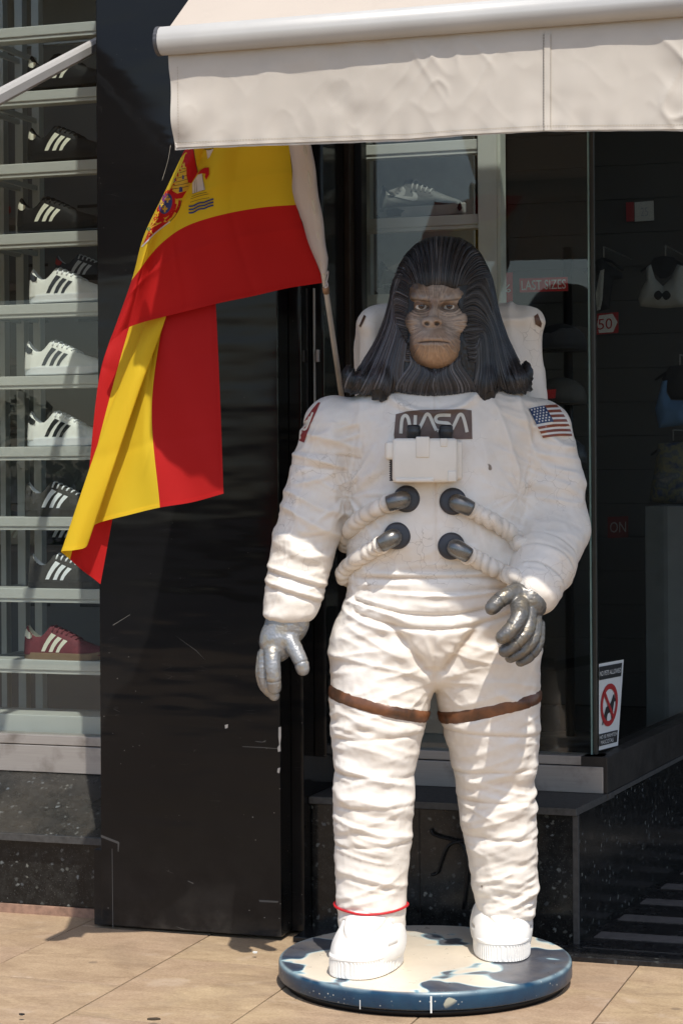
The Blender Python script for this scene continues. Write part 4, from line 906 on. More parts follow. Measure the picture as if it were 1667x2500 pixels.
for sd_ in (0, 1):
    for i in range(54):                    # from the sides of the face, out and down to the shoulders
        s = min(1, max(0, (i + rh.uniform(-.3, .3)) / 53))
        y0 = 696 + 185 * s; bulge = math.sin(math.pi * min(1, s * 1.1))
        if sd_ == 0: x0 = 999 - 4 * bulge + 26 * max(0, s - .8) * 5 * .35; k1 = (x0 - 20 - 18 * (1 - s), y0 - 12 + 10 * s); xm = 946 + 45 * s; ym = 775 + 60 * s; xl = 905 + 76 * s; yl = 872 + 26 * s; xe = 836 + 150 * s ** .9; ye = 966 + 16 * math.sin(s * 9)
        else: x0 = 1142 - 16 * bulge; k1 = (x0 + 20 + 20 * (1 - s), y0 - 12 + 12 * s); xm = 1214 - 50 * s; ym = 775 + 60 * s; xl = 1244 - 82 * s; yl = 872 + 26 * s; xe = 1301 - 158 * s ** .9; ye = 966 + 16 * math.sin(s * 9)
        w = 3 * math.sin(i * 1.7)
        strand([(x0, y0), k1, (xm + w, ym), (xl + w, yl), ((xl + xe) / 2 + w * .5, (yl + ye) / 2 + 4), (xe, ye)], R(3.1) * rh.uniform(.8, 1.2), hcol(.55 if (sd_ == 0 and s > .15) else .22))
    for i in range(34):                    # outer layers down the silhouette
        s = i / 33.0
        if sd_ == 0: pts = [(1000 - 40 * s, 640 + 18 * s), (972 - 22 * s, 690), (957 - 12 * s, 745), (938 - 16 * s, 815), (912 - 22 * s, 868), (884 - 34 * s, 915), (868 - 34 * s, 962)]
        else: pts = [(1160 + 40 * s, 640 + 18 * s), (1190 + 18 * s, 690), (1203 + 12 * s, 745), (1218 + 17 * s, 815), (1240 + 20 * s, 868), (1258 + 32 * s, 915), (1266 + 34 * s, 962)]
        strand([(a + 2 * math.sin(i * 2.3 + j), b) for j, (a, b) in enumerate(pts)], R(3.1) * rh.uniform(.8, 1.2), hcol(.25))
    for i in range(24):                    # under the jaw
        s = (i + .5) / 24
        x0 = 1000 + 62 * s if sd_ == 0 else 1126 - 62 * s; y0 = 868 + 38 * s; xe = 968 + 94 * s if sd_ == 0 else 1158 - 94 * s
        strand([(x0, y0), (x0 + (xe - x0) * .15 + (6 if sd_ == 0 else -6), y0 + 22), (xe + (10 if sd_ == 0 else -10) * s, 940), (xe, 974)], R(3.5) * rh.uniform(.8, 1.2), hcol(.18))
so = addmesh('strands', SV, SF, M_HAIR, hair); setcol(so, SC)

# ---- face
gF = Grid((H(985, 780, 5.65)[0], 5.55, H(1060, 915, 5.65)[2]), (H(1155, 780, 5.65)[0], 5.80, H(1060, 672, 5.65)[2]), .0020); P = gF.P
fc = ell(P, H(1069, 778, 5.755), (R(75), .120, R(122)))
fc = smin(fc, chain(P, [(H(1010, 725, 5.668), R(8)), (H(1034, 727, 5.655), R(9)), (H(1063, 727, 5.652), R(7)), (H(1094, 727, 5.655), R(9)), (H(1126, 722, 5.668), R(9))], .01), .020)
fc = smin(fc, ell(P, H(1070, 720, 5.715), (R(73), .068, R(40))), .015)
fc = smin(fc, stack(P, [row(692, 1012, 1128, 5.745, .060), row(704, 1003, 1137, 5.745, .080), row(730, 998, 1140, 5.745, .087), row(760, 997, 1141, 5.745, .087), row(800, 1000, 1129, 5.745, .087), row(850, 1004, 1125, 5.745, .085), row(880, 1022, 1108, 5.745, .075), row(896, 1046, 1080, 5.745, .05)], 2.8, .01), .012)
for px, dx_ in ((1022, 0), (1117, 0)): fc = smin(fc, ell(P, H(px, 714, 5.700), (R(25), .046, R(28))), .015)
fc = smin(fc, ell(P, H(1064, 848, 5.70), (R(65), .072, R(44))), .015)
for px in (1016, 1118): fc = smin(fc, ell(P, H(px, 786, 5.675), (R(27), .034, R(30))), .02)
fc = smin(fc, cone(P, H(1061, 738, 5.645), H(1056, 772, 5.622), .010, .0125), .012)
fc = smin(fc, ell(P, H(1060, 838, 5.662), (R(57), .074, R(52))), .022)
fc = smin(fc, ell(P, H(1061, 868, 5.672), (R(52), .062, R(31))), .02)
fc = smin(fc, ell(P, H(1054, 786, 5.612), (R(25), .017, R(14))), .009)
for px in (1028, 1096):
    fc = smax(fc, -ell(P, H(px, 748, 5.636), (R(23), .018, R(11.5))), .008)
    lid = ell(P, H(px, 748, 5.667), (.0205, .0195, .0180)); fc = smin(fc, lid, .004)
    s_ = 1 if px < 1060 else -1
    fc = smax(fc, -ell(P, H(px, 749.5, 5.650), (R(16.5), .016, R(5.6))), .0015)
for px in (1041, 1067): fc = smax(fc, -ell(P, H(px, 790, 5.596), (R(7.5), .014, R(5.5))), .003)
V, F = gF.nets(fc); N = vnormals(V, F); px_, py_ = topx(V); x, y, z = V.T; D = np.zeros(len(V))
front = (N[:, 1] < 0.25)
m = np.exp(-((py_ - 833.5 + 3.5 * ((px_ - 1057) / 40) ** 2 * -1) / 2.0) ** 2) * sm(1014, 1024, px_) * sm(1101, 1091, px_) * front; D -= .0055 * m
lipl = np.exp(-((py_ - 841) / 4.0) ** 2) * sm(1020, 1035, px_) * sm(1096, 1080, px_) * front; D += .0022 * lipl
D += .0018 * np.exp(-((py_ - 826) / 4.0) ** 2) * sm(1016, 1035, px_) * sm(1098, 1080, px_)
rn = np.hypot(px_ - 1055, py_ - 788); tn = np.arctan2(py_ - 788, px_ - 1055)
ef = np.minimum(np.hypot((px_ - 1028) / 20, (py_ - 749) / 9), np.hypot((px_ - 1096) / 20, (py_ - 749) / 9)); ne = sm(1.0, 1.5, ef)
wr = fold(tn * 8.0, rn * .030, 0 * rn + 2, 71, 2.2); D += .0026 * (wr - .45) * sm(24, 50, rn) * sm(115, 80, rn) * ne
wr2 = fold(tn * 17, rn * .045, 0 * rn + 5, 72, 2.0); D += .0013 * (wr2 - .45) * sm(18, 40, rn) * ne
fo = fold(py_ * .17 + .006 * (px_ - 1060) ** 2 * .02, px_ * .02, 0 * px_, 73, 2); D += .0011 * (fo - .4) * sm(722, 712, py_)
fv = fold(px_ * .14, py_ * .03, 0 * px_, 74, 2); D += .0026 * (fv - .4) * np.exp(-((px_ - 1061) / 26) ** 2) * np.exp(-((py_ - 716) / 14) ** 2)
for cx_ in (1028, 1096):                   # bags under the eyes
    for k_, rr_ in enumerate((17, 23, 29)):
        dd = np.hypot((px_ - cx_) / 1.45, py_ - 744) - rr_; D -= (.0022 - .0004 * k_) * np.exp(-(dd / 1.6) ** 2) * (py_ > 750) * sm(0, 10, np.abs(px_ - 1061) - 8)
D += .0007 * vnoise(x * 120, y * 120, z * 120, 75)
V = V + N * D[:, None]; V = relax(V, F, 1, .25); px_, py_ = topx(V)
mixc = lambda C, c, a: C * (1 - a[:, None]) + np.array(c)[None, :] * a[:, None]
C = np.tile(np.array([[.33, .255, .205]]), (len(V), 1))
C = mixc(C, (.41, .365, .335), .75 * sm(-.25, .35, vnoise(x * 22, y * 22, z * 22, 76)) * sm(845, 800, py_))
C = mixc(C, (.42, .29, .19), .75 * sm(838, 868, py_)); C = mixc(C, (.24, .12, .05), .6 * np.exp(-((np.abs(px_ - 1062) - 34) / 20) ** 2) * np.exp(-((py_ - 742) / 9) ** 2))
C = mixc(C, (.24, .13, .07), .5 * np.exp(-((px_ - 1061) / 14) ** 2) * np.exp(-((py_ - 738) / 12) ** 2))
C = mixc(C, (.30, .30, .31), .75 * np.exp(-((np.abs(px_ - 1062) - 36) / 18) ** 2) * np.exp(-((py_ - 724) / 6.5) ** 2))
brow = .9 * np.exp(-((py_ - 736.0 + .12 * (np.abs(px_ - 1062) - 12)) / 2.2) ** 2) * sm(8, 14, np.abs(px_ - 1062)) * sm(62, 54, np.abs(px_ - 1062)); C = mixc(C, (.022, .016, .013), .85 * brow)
for cx_ in (1028, 1096):
    d_ = np.hypot((px_ - cx_) / 18.5, (py_ - 749.5) / 7.4); C = mixc(C, (.018, .014, .012), .9 * np.exp(-((d_ - 1) / .13) ** 2)); C = mixc(C, (.07, .045, .03), .5 * np.exp(-((d_ - 1.35) / .25) ** 2))
C = mixc(C, (.10, .045, .028), .8 * m); C = mixc(C, (.30, .26, .235), .6 * lipl)
C = mixc(C, (.03, .022, .018), .9 * (np.exp(-(((px_ - 1041) / 7) ** 2 + ((py_ - 791) / 5) ** 2)) + np.exp(-(((px_ - 1067) / 7) ** 2 + ((py_ - 791) / 5) ** 2))).clip(0, 1))
conc = relax(V, F, 4, .5) - V; cv = (conc * vnormals(V, F)).sum(1); C *= (1.12 - .62 * np.clip(cv / .0009, 0, 1) + .45 * np.clip(-cv / .0009, 0, 1))[:, None]  # cavity shading put into the face colour: hollows darker, ridges lighter
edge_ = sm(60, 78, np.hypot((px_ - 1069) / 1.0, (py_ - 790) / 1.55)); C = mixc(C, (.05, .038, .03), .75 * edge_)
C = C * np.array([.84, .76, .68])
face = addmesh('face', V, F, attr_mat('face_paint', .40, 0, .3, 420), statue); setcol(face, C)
M_EYE = attr_mat('eye_paint', .12, 0, 0.0)
for cx_ in (1028, 1096):
    c0 = Vector(H(cx_, 748, 5.667)); r_ = .0176; nn, mm = 48, 32; VV, FF, CC = [], [], []
    gz = Vector((-.02, -1, .03)).normalized(); e1 = gz.orthogonal().normalized(); e2 = gz.cross(e1)
    for j in range(mm + 1):
        t = math.pi * j / mm
        for i in range(nn):
            a = 2 * math.pi * i / nn; VV.append(c0 + (gz * math.cos(t) + (e1 * math.cos(a) + e2 * math.sin(a)) * math.sin(t)) * r_)
            dg = math.degrees(t); CC.append((.006, .005, .005) if dg < 11 else ((.055, .030, .020) if dg < 24 else ((.02, .015, .014) if dg < 29 else (.60, .57, .52))))
    for j in range(mm):
        for i in range(nn): FF.append((j * nn + i, (j + 1) * nn + i, (j + 1) * nn + (i + 1) % nn, j * nn + (i + 1) % nn))
    o = addmesh('eye', VV, FF, M_EYE, face); setcol(o, CC)

# ---- red cord tied round the ankle
BB1 = bvh_of(BV1, BF1)
pc = atY(908, 2210, 5.728); n = 80; pts = []
for i in range(n):
    a = 2 * math.pi * i / n; d = Vector((math.cos(a), math.sin(a), 0)); o_ = pc + Vector((0, 0, .004 * math.cos(2 * a + .5))); dist = max([q[3] for q in (SB.ray_cast(o_, d, .2), BB1.ray_cast(o_, d, .2)) if q[0] is not None] or [.09]); loc = 1
    pts.append(o_ + d * ((dist if loc is not None else .09) + .0025))
A = np.array([tuple(p) for p in pts])
for _ in range(3): A = .5 * A + .25 * np.roll(A, 1, 0) + .25 * np.roll(A, -1, 0)
A[:, :2] += (A[:, :2] - np.array(pc)[:2]) * .02
V_, F_ = tube_data([Vector(p) for p in A] + [Vector(A[0])], .0034, 8, False)
tag(addmesh('cord', V_, F_, plain('red_cord', (.50, .012, .018), .6, 0, .15, 60)), 'thin red cord tied round the statue\'s ankle above its front boot', 'cord')
# ================================================================== AWNINGS
def m_canvas(name, col, tr=0.25):
    k = NB(name); v = k.coord(kind='World')
    c = k.mix(k.noise(v, 3, 4), tuple(a * .93 for a in col), tuple(min(1, a * 1.05) for a in col)); c = k.mix(k.ramp(k.noise(v, 9, 5, .6), [(.55, 0.0), (.8, .35)]), c, tuple(a * .78 for a in col))
    k.set(Base_Color=c, Roughness=.85, Specular_IOR_Level=.2)
    w1 = k.n('ShaderNodeTexWave', wave_type='BANDS'); w1.inputs['Scale'].default_value = 260; w1.bands_direction = 'Z'; k.l(v, w1.inputs['Vector'])
    k.bump(k.mix(.5, w1.outputs['Fac'], k.noise(v, 30, 4)), .12, .002)
    t = k.n('ShaderNodeBsdfTranslucent'); k.l(c, t.inputs[0]); mx = k.n('ShaderNodeMixShader'); mx.inputs[0].default_value = tr; k.l(k.b.outputs[0], mx.inputs[1]); k.l(t.outputs[0], mx.inputs[2]); k.l(mx.outputs[0], k.out.inputs[0]); return k.m
M_CANV = m_canvas('awning_canvas', (.53, .485, .425), .05)
M_CANVT = m_canvas('awning_top_canvas', (.46, .40, .34), .04)
M_BAR = plain('awning_bar_paint', (.42, .415, .40), .42, 0, .05, 6, .05, 60)
M_STITCH = plain('stitching', (.33, .27, .19), .9); M_THREAD = plain('thread', (.3, .27, .22), .9)
AW = 4.85
def bar(name, u0, u1, w, z0, z1, parent):
    zc, r = (z0 + z1) / 2, (z1 - z0) / 2; prof = []
    for k in range(40):
        a = 2 * math.pi * k / 40; e = 1.0 - (.035 if k in (17, 19) else 0); prof.append((w + .92 * r * math.cos(a) * e, zc + r * math.sin(a) * e))
    V = [FW(u0, a, b) for a, b in prof] + [FW(u1, a, b) for a, b in prof]; n = len(prof); Fc = [(i, (i + 1) % n, n + (i + 1) % n, n + i) for i in range(n)] + [tuple(range(n)), tuple(range(2 * n - 1, n - 1, -1))]
    o = addmesh(name, V, Fc, M_BAR, parent, False)
    for p in o.data.polygons:
        if len(p.vertices) == 4: p.use_smooth = True
    V = [FW(u0 - .010, w + (a - w) * 1.04, zc + (b - zc) * 1.04) for a, b in prof] + [FW(u0 - .0005, w + (a - w) * 1.04, zc + (b - zc) * 1.04) for a, b in prof]
    addmesh('end_cap', V, Fc, plain('cap_plastic', (.06, .06, .065), .5), o, False); return o
uL, zT = atW(395, 66, AW); _, zB = atW(402, 135, AW)
awn = thing('awning', 'beige canvas awning with pale front bar above the statue', 'awning', FW(-1.3, 6.0, 2.2))
URR = 0.15
bar('front_bar', uL, URR, AW, zB, zT, awn)
# sloping canvas
nu, nw = 60, 24; VV, FF = [], []
for j in range(nw):
    t = j / (nw - 1)
    for i in range(nu):
        s = i / (nu - 1); u = uL + .012 + (URR - uL - .02) * s; w = AW + .012 + t * 1.16; zz = zT - .004 + t * .98 - .035 * math.sin(math.pi * t) + .004 * math.sin(s * 21) * math.sin(math.pi * t); VV.append(FW(u, w, zz))
for j in range(nw - 1):
    for i in range(nu - 1): FF.append((j * nu + i, j * nu + i + 1, (j + 1) * nu + i + 1, (j + 1) * nu + i))
addmesh('canvas_top', VV, FF, M_CANVT, awn)
fbox('wall_rail', uL - .02, URR, 5.96, 6.049, 3.44, 3.53, M_BAR, awn, .01)
# hanging valance
bot = [(380, 366), (420, 364), (638, 354), (882, 345.5), (1000, 342), (1127, 331.7), (1324, 322), (1500, 320), (1667, 319), (2600, 315)]
bu = [atW(a, b, AW) for a, b in bot]; bU, bZ = [p[0] for p in bu], [p[1] for p in bu]
uv0, _ = atW(408, 140, AW); uvB, _ = atW(421, 360, AW)
nu, nz = 420, 56
S, T = np.meshgrid(np.linspace(0, 1, nu), np.linspace(0, 1, nz))            # T 0 top -> 1 bottom
uu = (uv0 + (uvB - uv0) * T * (1 - S)) + (URR - .01 - uv0) * S
zb_ = np.interp(uu, bU, bZ); ztop = zB + .010; zz = ztop + (zb_ - ztop) * T
d1 = fold((uu * .9 + zz * .75 + vnoise(uu * 3, zz * 3, 0 * uu, 81) * .05) * 15, (uu - zz) * 6, 0 * uu, 82, 3.2); d2 = fold((uu * .8 - zz * .6 + vnoise(uu * 4, zz * 4, 0 * uu, 83) * .04) * 22, (uu + zz) * 9, 0 * uu + 3, 84, 3.0)
d3 = np.exp(-(1 - T) * 7) * np.sin(uu * 95 + 3 * vnoise(uu * 5, 0 * uu, 0 * uu, 85)); ms = .35 + .65 * sm(-.3, .4, vnoise(uu * 3.1, zz * 4, 0 * uu, 86))
off = -.010 + (.0058 * d1 * ms ** 2 + .0062 * d2 * ms ** 2) * sm(0, .25, T) + .0025 * d3 + .010 * np.sin(uu * 5.3 + 1) * T + .003 * vnoise(uu * 18, zz * 18, 0 * uu, 87)
off -= .012 * T * np.exp(-((uu - uvB) / .06) ** 2) * np.sin(zz * 40)
wv_ = AW - off
Vv = np.stack([uu * _c + wv_ * _s, -uu * _s + wv_ * _c, zz], -1).reshape(-1, 3)
I = np.arange(nu * nz).reshape(nz, nu); Fv = np.stack([I[:-1, :-1], I[1:, :-1], I[1:, 1:], I[:-1, 1:]], -1).reshape(-1, 4)
val = addmesh('valance', Vv, Fv.astype(np.int32), M_CANV, awn); VBV = bvh_of(Vv, Fv)
def strip(name, pts_px, wpx, bvh, mat, parent, off, vertical=False):
    return decal(name, [(a - (wpx / 2 if vertical else 0), b - (0 if vertical else wpx / 2)) for a, b in pts_px] + [(a + (wpx / 2 if vertical else 0), b + (0 if vertical else wpx / 2)) for a, b in pts_px[::-1]], bvh, mat, parent, off, 5)
strip('seam_strip', [(1334, 84), (1333.5, 160), (1333, 240), (1333, 319)], 17, VBV, M_CANV, val, .0022, True)
hp = [(x_, np.interp(x_, [b[0] for b in bot], [b[1] for b in bot]) - 9) for x_ in np.arange(424, 1690, 12)]
strip('hem', hp, 11, VBV, M_CANV, val, .0030)
def stitches(name, pts, L, w, bvh, mat, parent, off):
    V, Fc = [], []
    for (a, b, ang) in pts:
        c, s_ = math.cos(ang), math.sin(ang); q = []
        for dx_, dy_ in ((-L / 2, -w / 2), (L / 2, -w / 2), (L / 2, w / 2), (-L / 2, w / 2)):
            h = hit(bvh, a + dx_ * c - dy_ * s_, b + dx_ * s_ + dy_ * c, off); q.append(h)
        if any(h is None for h in q): continue
        k = len(V); V += q; Fc.append((k + 3, k + 2, k + 1, k))
    return tag(addmesh(name, V, Fc, mat, parent, False), kind='stuff')
stitches('stitching', [(x_, np.interp(x_, [b[0] for b in bot], [b[1] for b in bot]) - 14.5, -.03) for x_ in np.arange(426, 1690, 7)], 4.5, 1.3, VBV, M_STITCH, val, .0045)
stitches('stitching', [(1326.5, y_, math.pi / 2) for y_ in np.arange(86, 318, 7)] , 4.6, 2.0, VBV, plain('dark_thread', (.10, .085, .07), .9), val, .0042)
stitches('stitching', [(1344, y_, math.pi / 2) for y_ in np.arange(86, 318, 6)], 3.6, 1.2, VBV, M_STITCH, val, .0042); stitches('stitching', [(432 + .012 * y_, y_, math.pi / 2) for y_ in np.arange(165, 350, 7)], 3.6, 1.2, VBV, M_STITCH, val, .0042)
th = [atY(417, 355, 5.26), atY(411, 390, 5.26), atY(404, 415, 5.262), atY(396, 441, 5.26)]; V_, F_ = tube_data([Vector(p) for p in spline(th, 14)], .0005, 5)
addmesh('loose_thread', V_, F_, M_THREAD, val)
# folding arms
def beam(name, a, b, hw, hh, parent, mat=None):
    a, b = Vector(a), Vector(b); t = (b - a).normalized(); s_ = t.cross(Vector((0, 0, 1))).normalized(); n_ = s_.cross(t); prof = [(-.6, 1), (.6, 1), (1, .55), (1, -.55), (.6, -1), (-.6, -1), (-1, -.55), (-1, .55)]
    V = [p + s_ * (hw * x_) + n_ * (hh * y_) for p in (a, b) for x_, y_ in prof]; Fc = [(i, (i + 1) % 8, 8 + (i + 1) % 8, 8 + i) for i in range(8)] + [tuple(range(8))[::-1], tuple(range(8, 16))]
    return addmesh(name, V, Fc, mat or M_BAR, parent, False)
beam('folding_arm', FW(-0.4, 6.0, 3.3), FW(-0.4, AW + .03, zT - .02), .018, .018, awn)
# the neighbouring awning: only its arm reaches into view
aw2 = thing('awning', 'neighbouring awning whose pale folding arm crosses the sneaker window', 'awning', FW(-3.6, 6.0, 2.2))
def ptW(px, py, w): u, z = atW(px, py, w); return FW(u, w, z)
A0 = ptW(262, 96, 6.22); A1 = ptW(-95, 287, 5.05)
beam('folding_arm', A0, A1, .016, .0205, aw2); fbox('arm_bracket', toF(A0)[0] - .03, toF(A0)[0] + .05, 6.20, 6.33, toF(A0)[2] - .05, toF(A0)[2] + .06, M_BAR, aw2, .006)
u1 = toF(A1)[0] - .02; z1 = toF(A1)[2]; u1c = u1 - .42
bar('front_bar', -5.6, u1 + .05, 4.98, z1 - .04, z1 + .03, aw2)
def sheet(name, P4, n, mat, parent, wob):
    VV, FF = [], []; a, b, c, d = [Vector(p) for p in P4]
    for j in range(n):
        for i in range(n):
            s, t = i / (n - 1), j / (n - 1); p = (a * (1 - s) + b * s) * (1 - t) + (d * (1 - s) + c * s) * t; VV.append(p + Vector((0, 0, wob * math.sin(s * 17 + t * 3) * math.sin(math.pi * t))) + Vector((_s, _c, 0)) * (wob * math.sin(s * 23) * t))
    for j in range(n - 1):
        for i in range(n - 1): FF.append((j * n + i, j * n + i + 1, (j + 1) * n + i + 1, (j + 1) * n + i))
    return addmesh(name, VV, FF, mat, parent)
sheet('canvas_top', (FW(-5.6, 4.99, z1 + .03), FW(u1 + .03, 4.99, z1 + .03), FW(u1c, 6.04, z1 + .98), FW(-5.6, 6.04, z1 + .98)), 20, M_CANVT, aw2, .006)
sheet('valance', (FW(-5.6, 4.975, z1 - .03), FW(u1 + .03, 4.975, z1 - .03), FW(u1 + .03, 4.965, z1 - .25), FW(-5.6, 4.965, z1 - .25)), 24, M_CANV, aw2, .008)

# ================================================================== FLAG
def m_cloth(name, col, tr=.4):
    k = NB(name); v = k.coord(kind='World'); c = k.mix(k.noise(v, 5, 3), tuple(a * .92 for a in col), tuple(min(1, a * 1.06) for a in col))
    k.set(Base_Color=c, Roughness=.75, Specular_IOR_Level=.25); k.bump(k.noise(v, 420, 2), .10, .001)
    t = k.n('ShaderNodeBsdfTranslucent'); k.l(c, t.inputs[0]); mx = k.n('ShaderNodeMixShader'); mx.inputs[0].default_value = tr; k.l(k.b.outputs[0], mx.inputs[1]); k.l(t.outputs[0], mx.inputs[2]); k.l(mx.outputs[0], k.out.inputs[0]); return k.m
M_FR, M_FY, M_FW = m_cloth('flag_red', (.55, .014, .014)), m_cloth('flag_yellow', (.78, .55, .025)), m_cloth('sleeve_white', (.72, .69, .70), .45)
flag = thing('flag', 'red and yellow flag with a coat of arms hanging folded from a slanted pole', 'flag', atY(790, 690, 5.80))
YP = lambda py: 5.80 + (py - 690) * .0008                       # the pole leans towards the street as it rises
rowsA = {0.0: [(790, 690), (705, 703), (622, 722), (540, 739), (470, 756), (402, 773), (342, 789), (302, 806), (268, 836)],
         .25: [(723, 500), (645, 506), (565, 519), (492, 538), (440, 560), (397, 592), (366, 625), (344, 655), (322, 684)],
         .42: [(712, 410), (645, 418), (575, 432), (515, 450), (468, 472), (432, 498), (402, 525), (376, 550), (352, 575)],
         .60: [(703, 320), (645, 330), (585, 345), (535, 362), (500, 380), (474, 398), (450, 416), (428, 436), (409, 455)],
         1.0: [(690, 170), (645, 172), (605, 176), (575, 182), (552, 192), (537, 205), (525, 220), (515, 235), (506, 250)]}
ks = sorted(rowsA); nS, nT = 84, 110
cols = [spline([rowsA[k][i] for k in ks], 301) for i in range(9)]
def A_px(s, n):
    tt = np.interp(s, ks, range(len(ks))) / (len(ks) - 1) * 300; i0 = int(tt); f_ = tt - i0; i1 = min(300, i0 + 1)
    return spline([c[i0] * (1 - f_) + c[i1] * f_ for c in cols], n)
sv = sorted(set(list(np.linspace(0, .25, 34)) + list(np.linspace(.25, .75, 40)) + list(np.linspace(.75, 1, 8)))); nS = len(sv)
GA = np.zeros((nS, nT, 3)); NA_ = vnoise(*np.meshgrid(np.linspace(0, 9, nT), np.array(sv) * 9), 0.0, 95)
for j, s in enumerate(sv):
    L = A_px(s, nT)
    for i, (a, b) in enumerate(L):
        t = i / (nT - 1); yp = YP(690 - 520 * s); Y = yp + (5.60 - yp) * t ** 1.15 + .016 * math.sin(9.5 * t + 4.0 * s + .6) * min(1, 4 * t) * (1 - .5 * t) + .006 * math.sin(23 * t - 7 * s) * min(1, 5 * t)
        Y += .006 * (abs(((t * 3.4 + .15) % 1) - .5) * 2) ** 6 - .005 * (abs(((s * 4.3 + .3) % 1) - .5) * 2) ** 8 + .004 * float(NA_[j, i])
        Y += .06 * max(0, t - .86) / .14 * max(0, t - .86) / .14
        GA[j, i] = atY(a, b, Y)
cH = [  # s, top, mid, bottom (photo pixels), offset towards the street
    (0.0, (520, 640), (528, 760), (538, 980), (546, 1205), .0), (.12, (470, 660), (462, 770), (458, 990), (470, 1226), .014), (.25, (425, 680), (398, 785), (371, 1000), (391, 1239), .02),
    (.35, (420, 690), (390, 790), (345, 1012), (320, 1256), .012), (.46, (415, 690), (385, 792), (312, 1022), (236, 1279), -.004), (.50, (420, 690), (394, 788), (318, 1010), (222, 1302), .030),
    (.54, (428, 680), (402, 784), (324, 1000), (212, 1334), .056), (.60, (405, 690), (378, 790), (293, 1010), (183, 1343), .066), (.66, (380, 700), (352, 798), (264, 1018), (151, 1346), .050), (.69, (372, 700), (346, 802), (262, 1030), (156, 1352), .022),
    (.75, (350, 700), (314, 806), (250, 1042), (172, 1366), .004), (.88, (330, 720), (268, 838), (234, 985), (204, 1394), -.004), (.94, (345, 700), (285, 820), (262, 1020), (226, 1410), -.016), (1.0, (400, 680), (350, 800), (318, 1030), (246, 1426), -.024)]
nH, nV = 130, 90; sH = [c[0] for c in cH]
GH = np.zeros((nV, nH, 3)); su_ = np.array(sorted(set(list(np.linspace(0, .25, 34)) + list(np.linspace(.25, .75, 70)) + list(np.linspace(.75, 1, 30))))); nH = len(su_); GH = np.zeros((nV, nH, 3))
NH_ = vnoise(*np.meshgrid(su_ * 14, np.linspace(0, 8, nV)), 0.0, 96)
colp = [spline([c[1], c[2], c[3], c[4]], nV) for c in cH]
for j in range(nV):
    t = j / (nV - 1); pxs = np.array([p[j] for p in colp]); offs = np.array([c[5] for c in cH]) * (0.35 + .75 * t)
    prm = np.interp(su_, sH, np.arange(len(sH)))
    q = spline([(a, b, o) for (a, b), o in zip(pxs, offs)], 14 * (len(sH) - 1) + 1)
    for i, pv in enumerate(prm):
        f_ = pv * 14; i0 = int(f_); i1 = min(len(q) - 1, i0 + 1); v_ = q[i0] * (1 - (f_ - i0)) + q[i1] * (f_ - i0)
        Y = 5.70 - v_[2] + .075 * (1 - t) ** 1.3 + .005 * math.sin(5 * t + su_[i] * 16) + .004 * math.sin(11 * t + su_[i] * 30) + .003 * (abs(((t * 3.6 + .2) % 1) - .5) * 2) ** 8 + .003 * float(NH_[j, i])
        GH[j, i] = atY(v_[0], v_[1], Y)
def cloth_grid(name, Gd, svals, along_rows, parent):
    a, b = Gd.shape[:2]; I = np.arange(a * b).reshape(a, b); Fv = np.stack([I[:-1, :-1], I[:-1, 1:], I[1:, 1:], I[1:, :-1]], -1).reshape(-1, 4)
    o = addmesh(name, Gd.reshape(-1, 3), Fv.astype(np.int32), [M_FR, M_FY], parent)
    sc = np.array(svals); mid_ = (sc[:-1] + sc[1:]) / 2; mi = ((mid_ > .25) & (mid_ < .75)).astype(int)
    MI = np.repeat(mi[:, None], b - 1, 1) if along_rows else np.repeat(mi[None, :], a - 1, 0)
    o.data.polygons.foreach_set('material_index', MI.ravel().astype(np.int32)); o.data.update(); return o, Fv
fa, FAf = cloth_grid('hoist_cloth', GA, sv, True, flag); fhh, FHf = cloth_grid('fly_cloth', GH, su_, False, flag)
FAB, FHB = bvh_of(GA.reshape(-1, 3), FAf), bvh_of(GH.reshape(-1, 3), FHf)
# hems
def hem(name, Gd, idx, width, mat, parent, rng=(0, None)):
    e0 = Gd[idx[0]] if idx[2] == 'r' else Gd[:, idx[0]]; e1 = Gd[idx[1]] if idx[2] == 'r' else Gd[:, idx[1]]; e0, e1 = e0[rng[0]:rng[1]], e1[rng[0]:rng[1]]
    d = e1 - e0; d /= np.linalg.norm(d, axis=1, keepdims=True) + 1e-9; n = len(e0); A_ = e0 + np.array([0, -.0016, 0]); A_[::2, 1] -= .0006; B_ = e0 + d * width + np.array([0, -.0016, 0])
    addmesh(name, np.concatenate([A_, B_]), [(i, i + 1, n + i + 1, n + i) for i in range(n - 1)], mat, parent)
hem('hem', GA, (0, 4, 'r'), .012, M_FR, fa)
kA, kB = int(np.argmin(abs(su_ - .25))), int(np.argmin(abs(su_ - .75)))
hem('hem', GH, (-1, -5, 'r'), .012, M_FR, fhh, (0, kA + 1)); hem('hem', GH, (-1, -5, 'r'), .012, M_FY, fhh, (kA, kB + 1)); hem('hem', GH, (-1, -5, 'r'), .012, M_FR, fhh, (kB, None)); hem('hem', GH, (0, 3, 'c'), .008, M_FR, fhh)
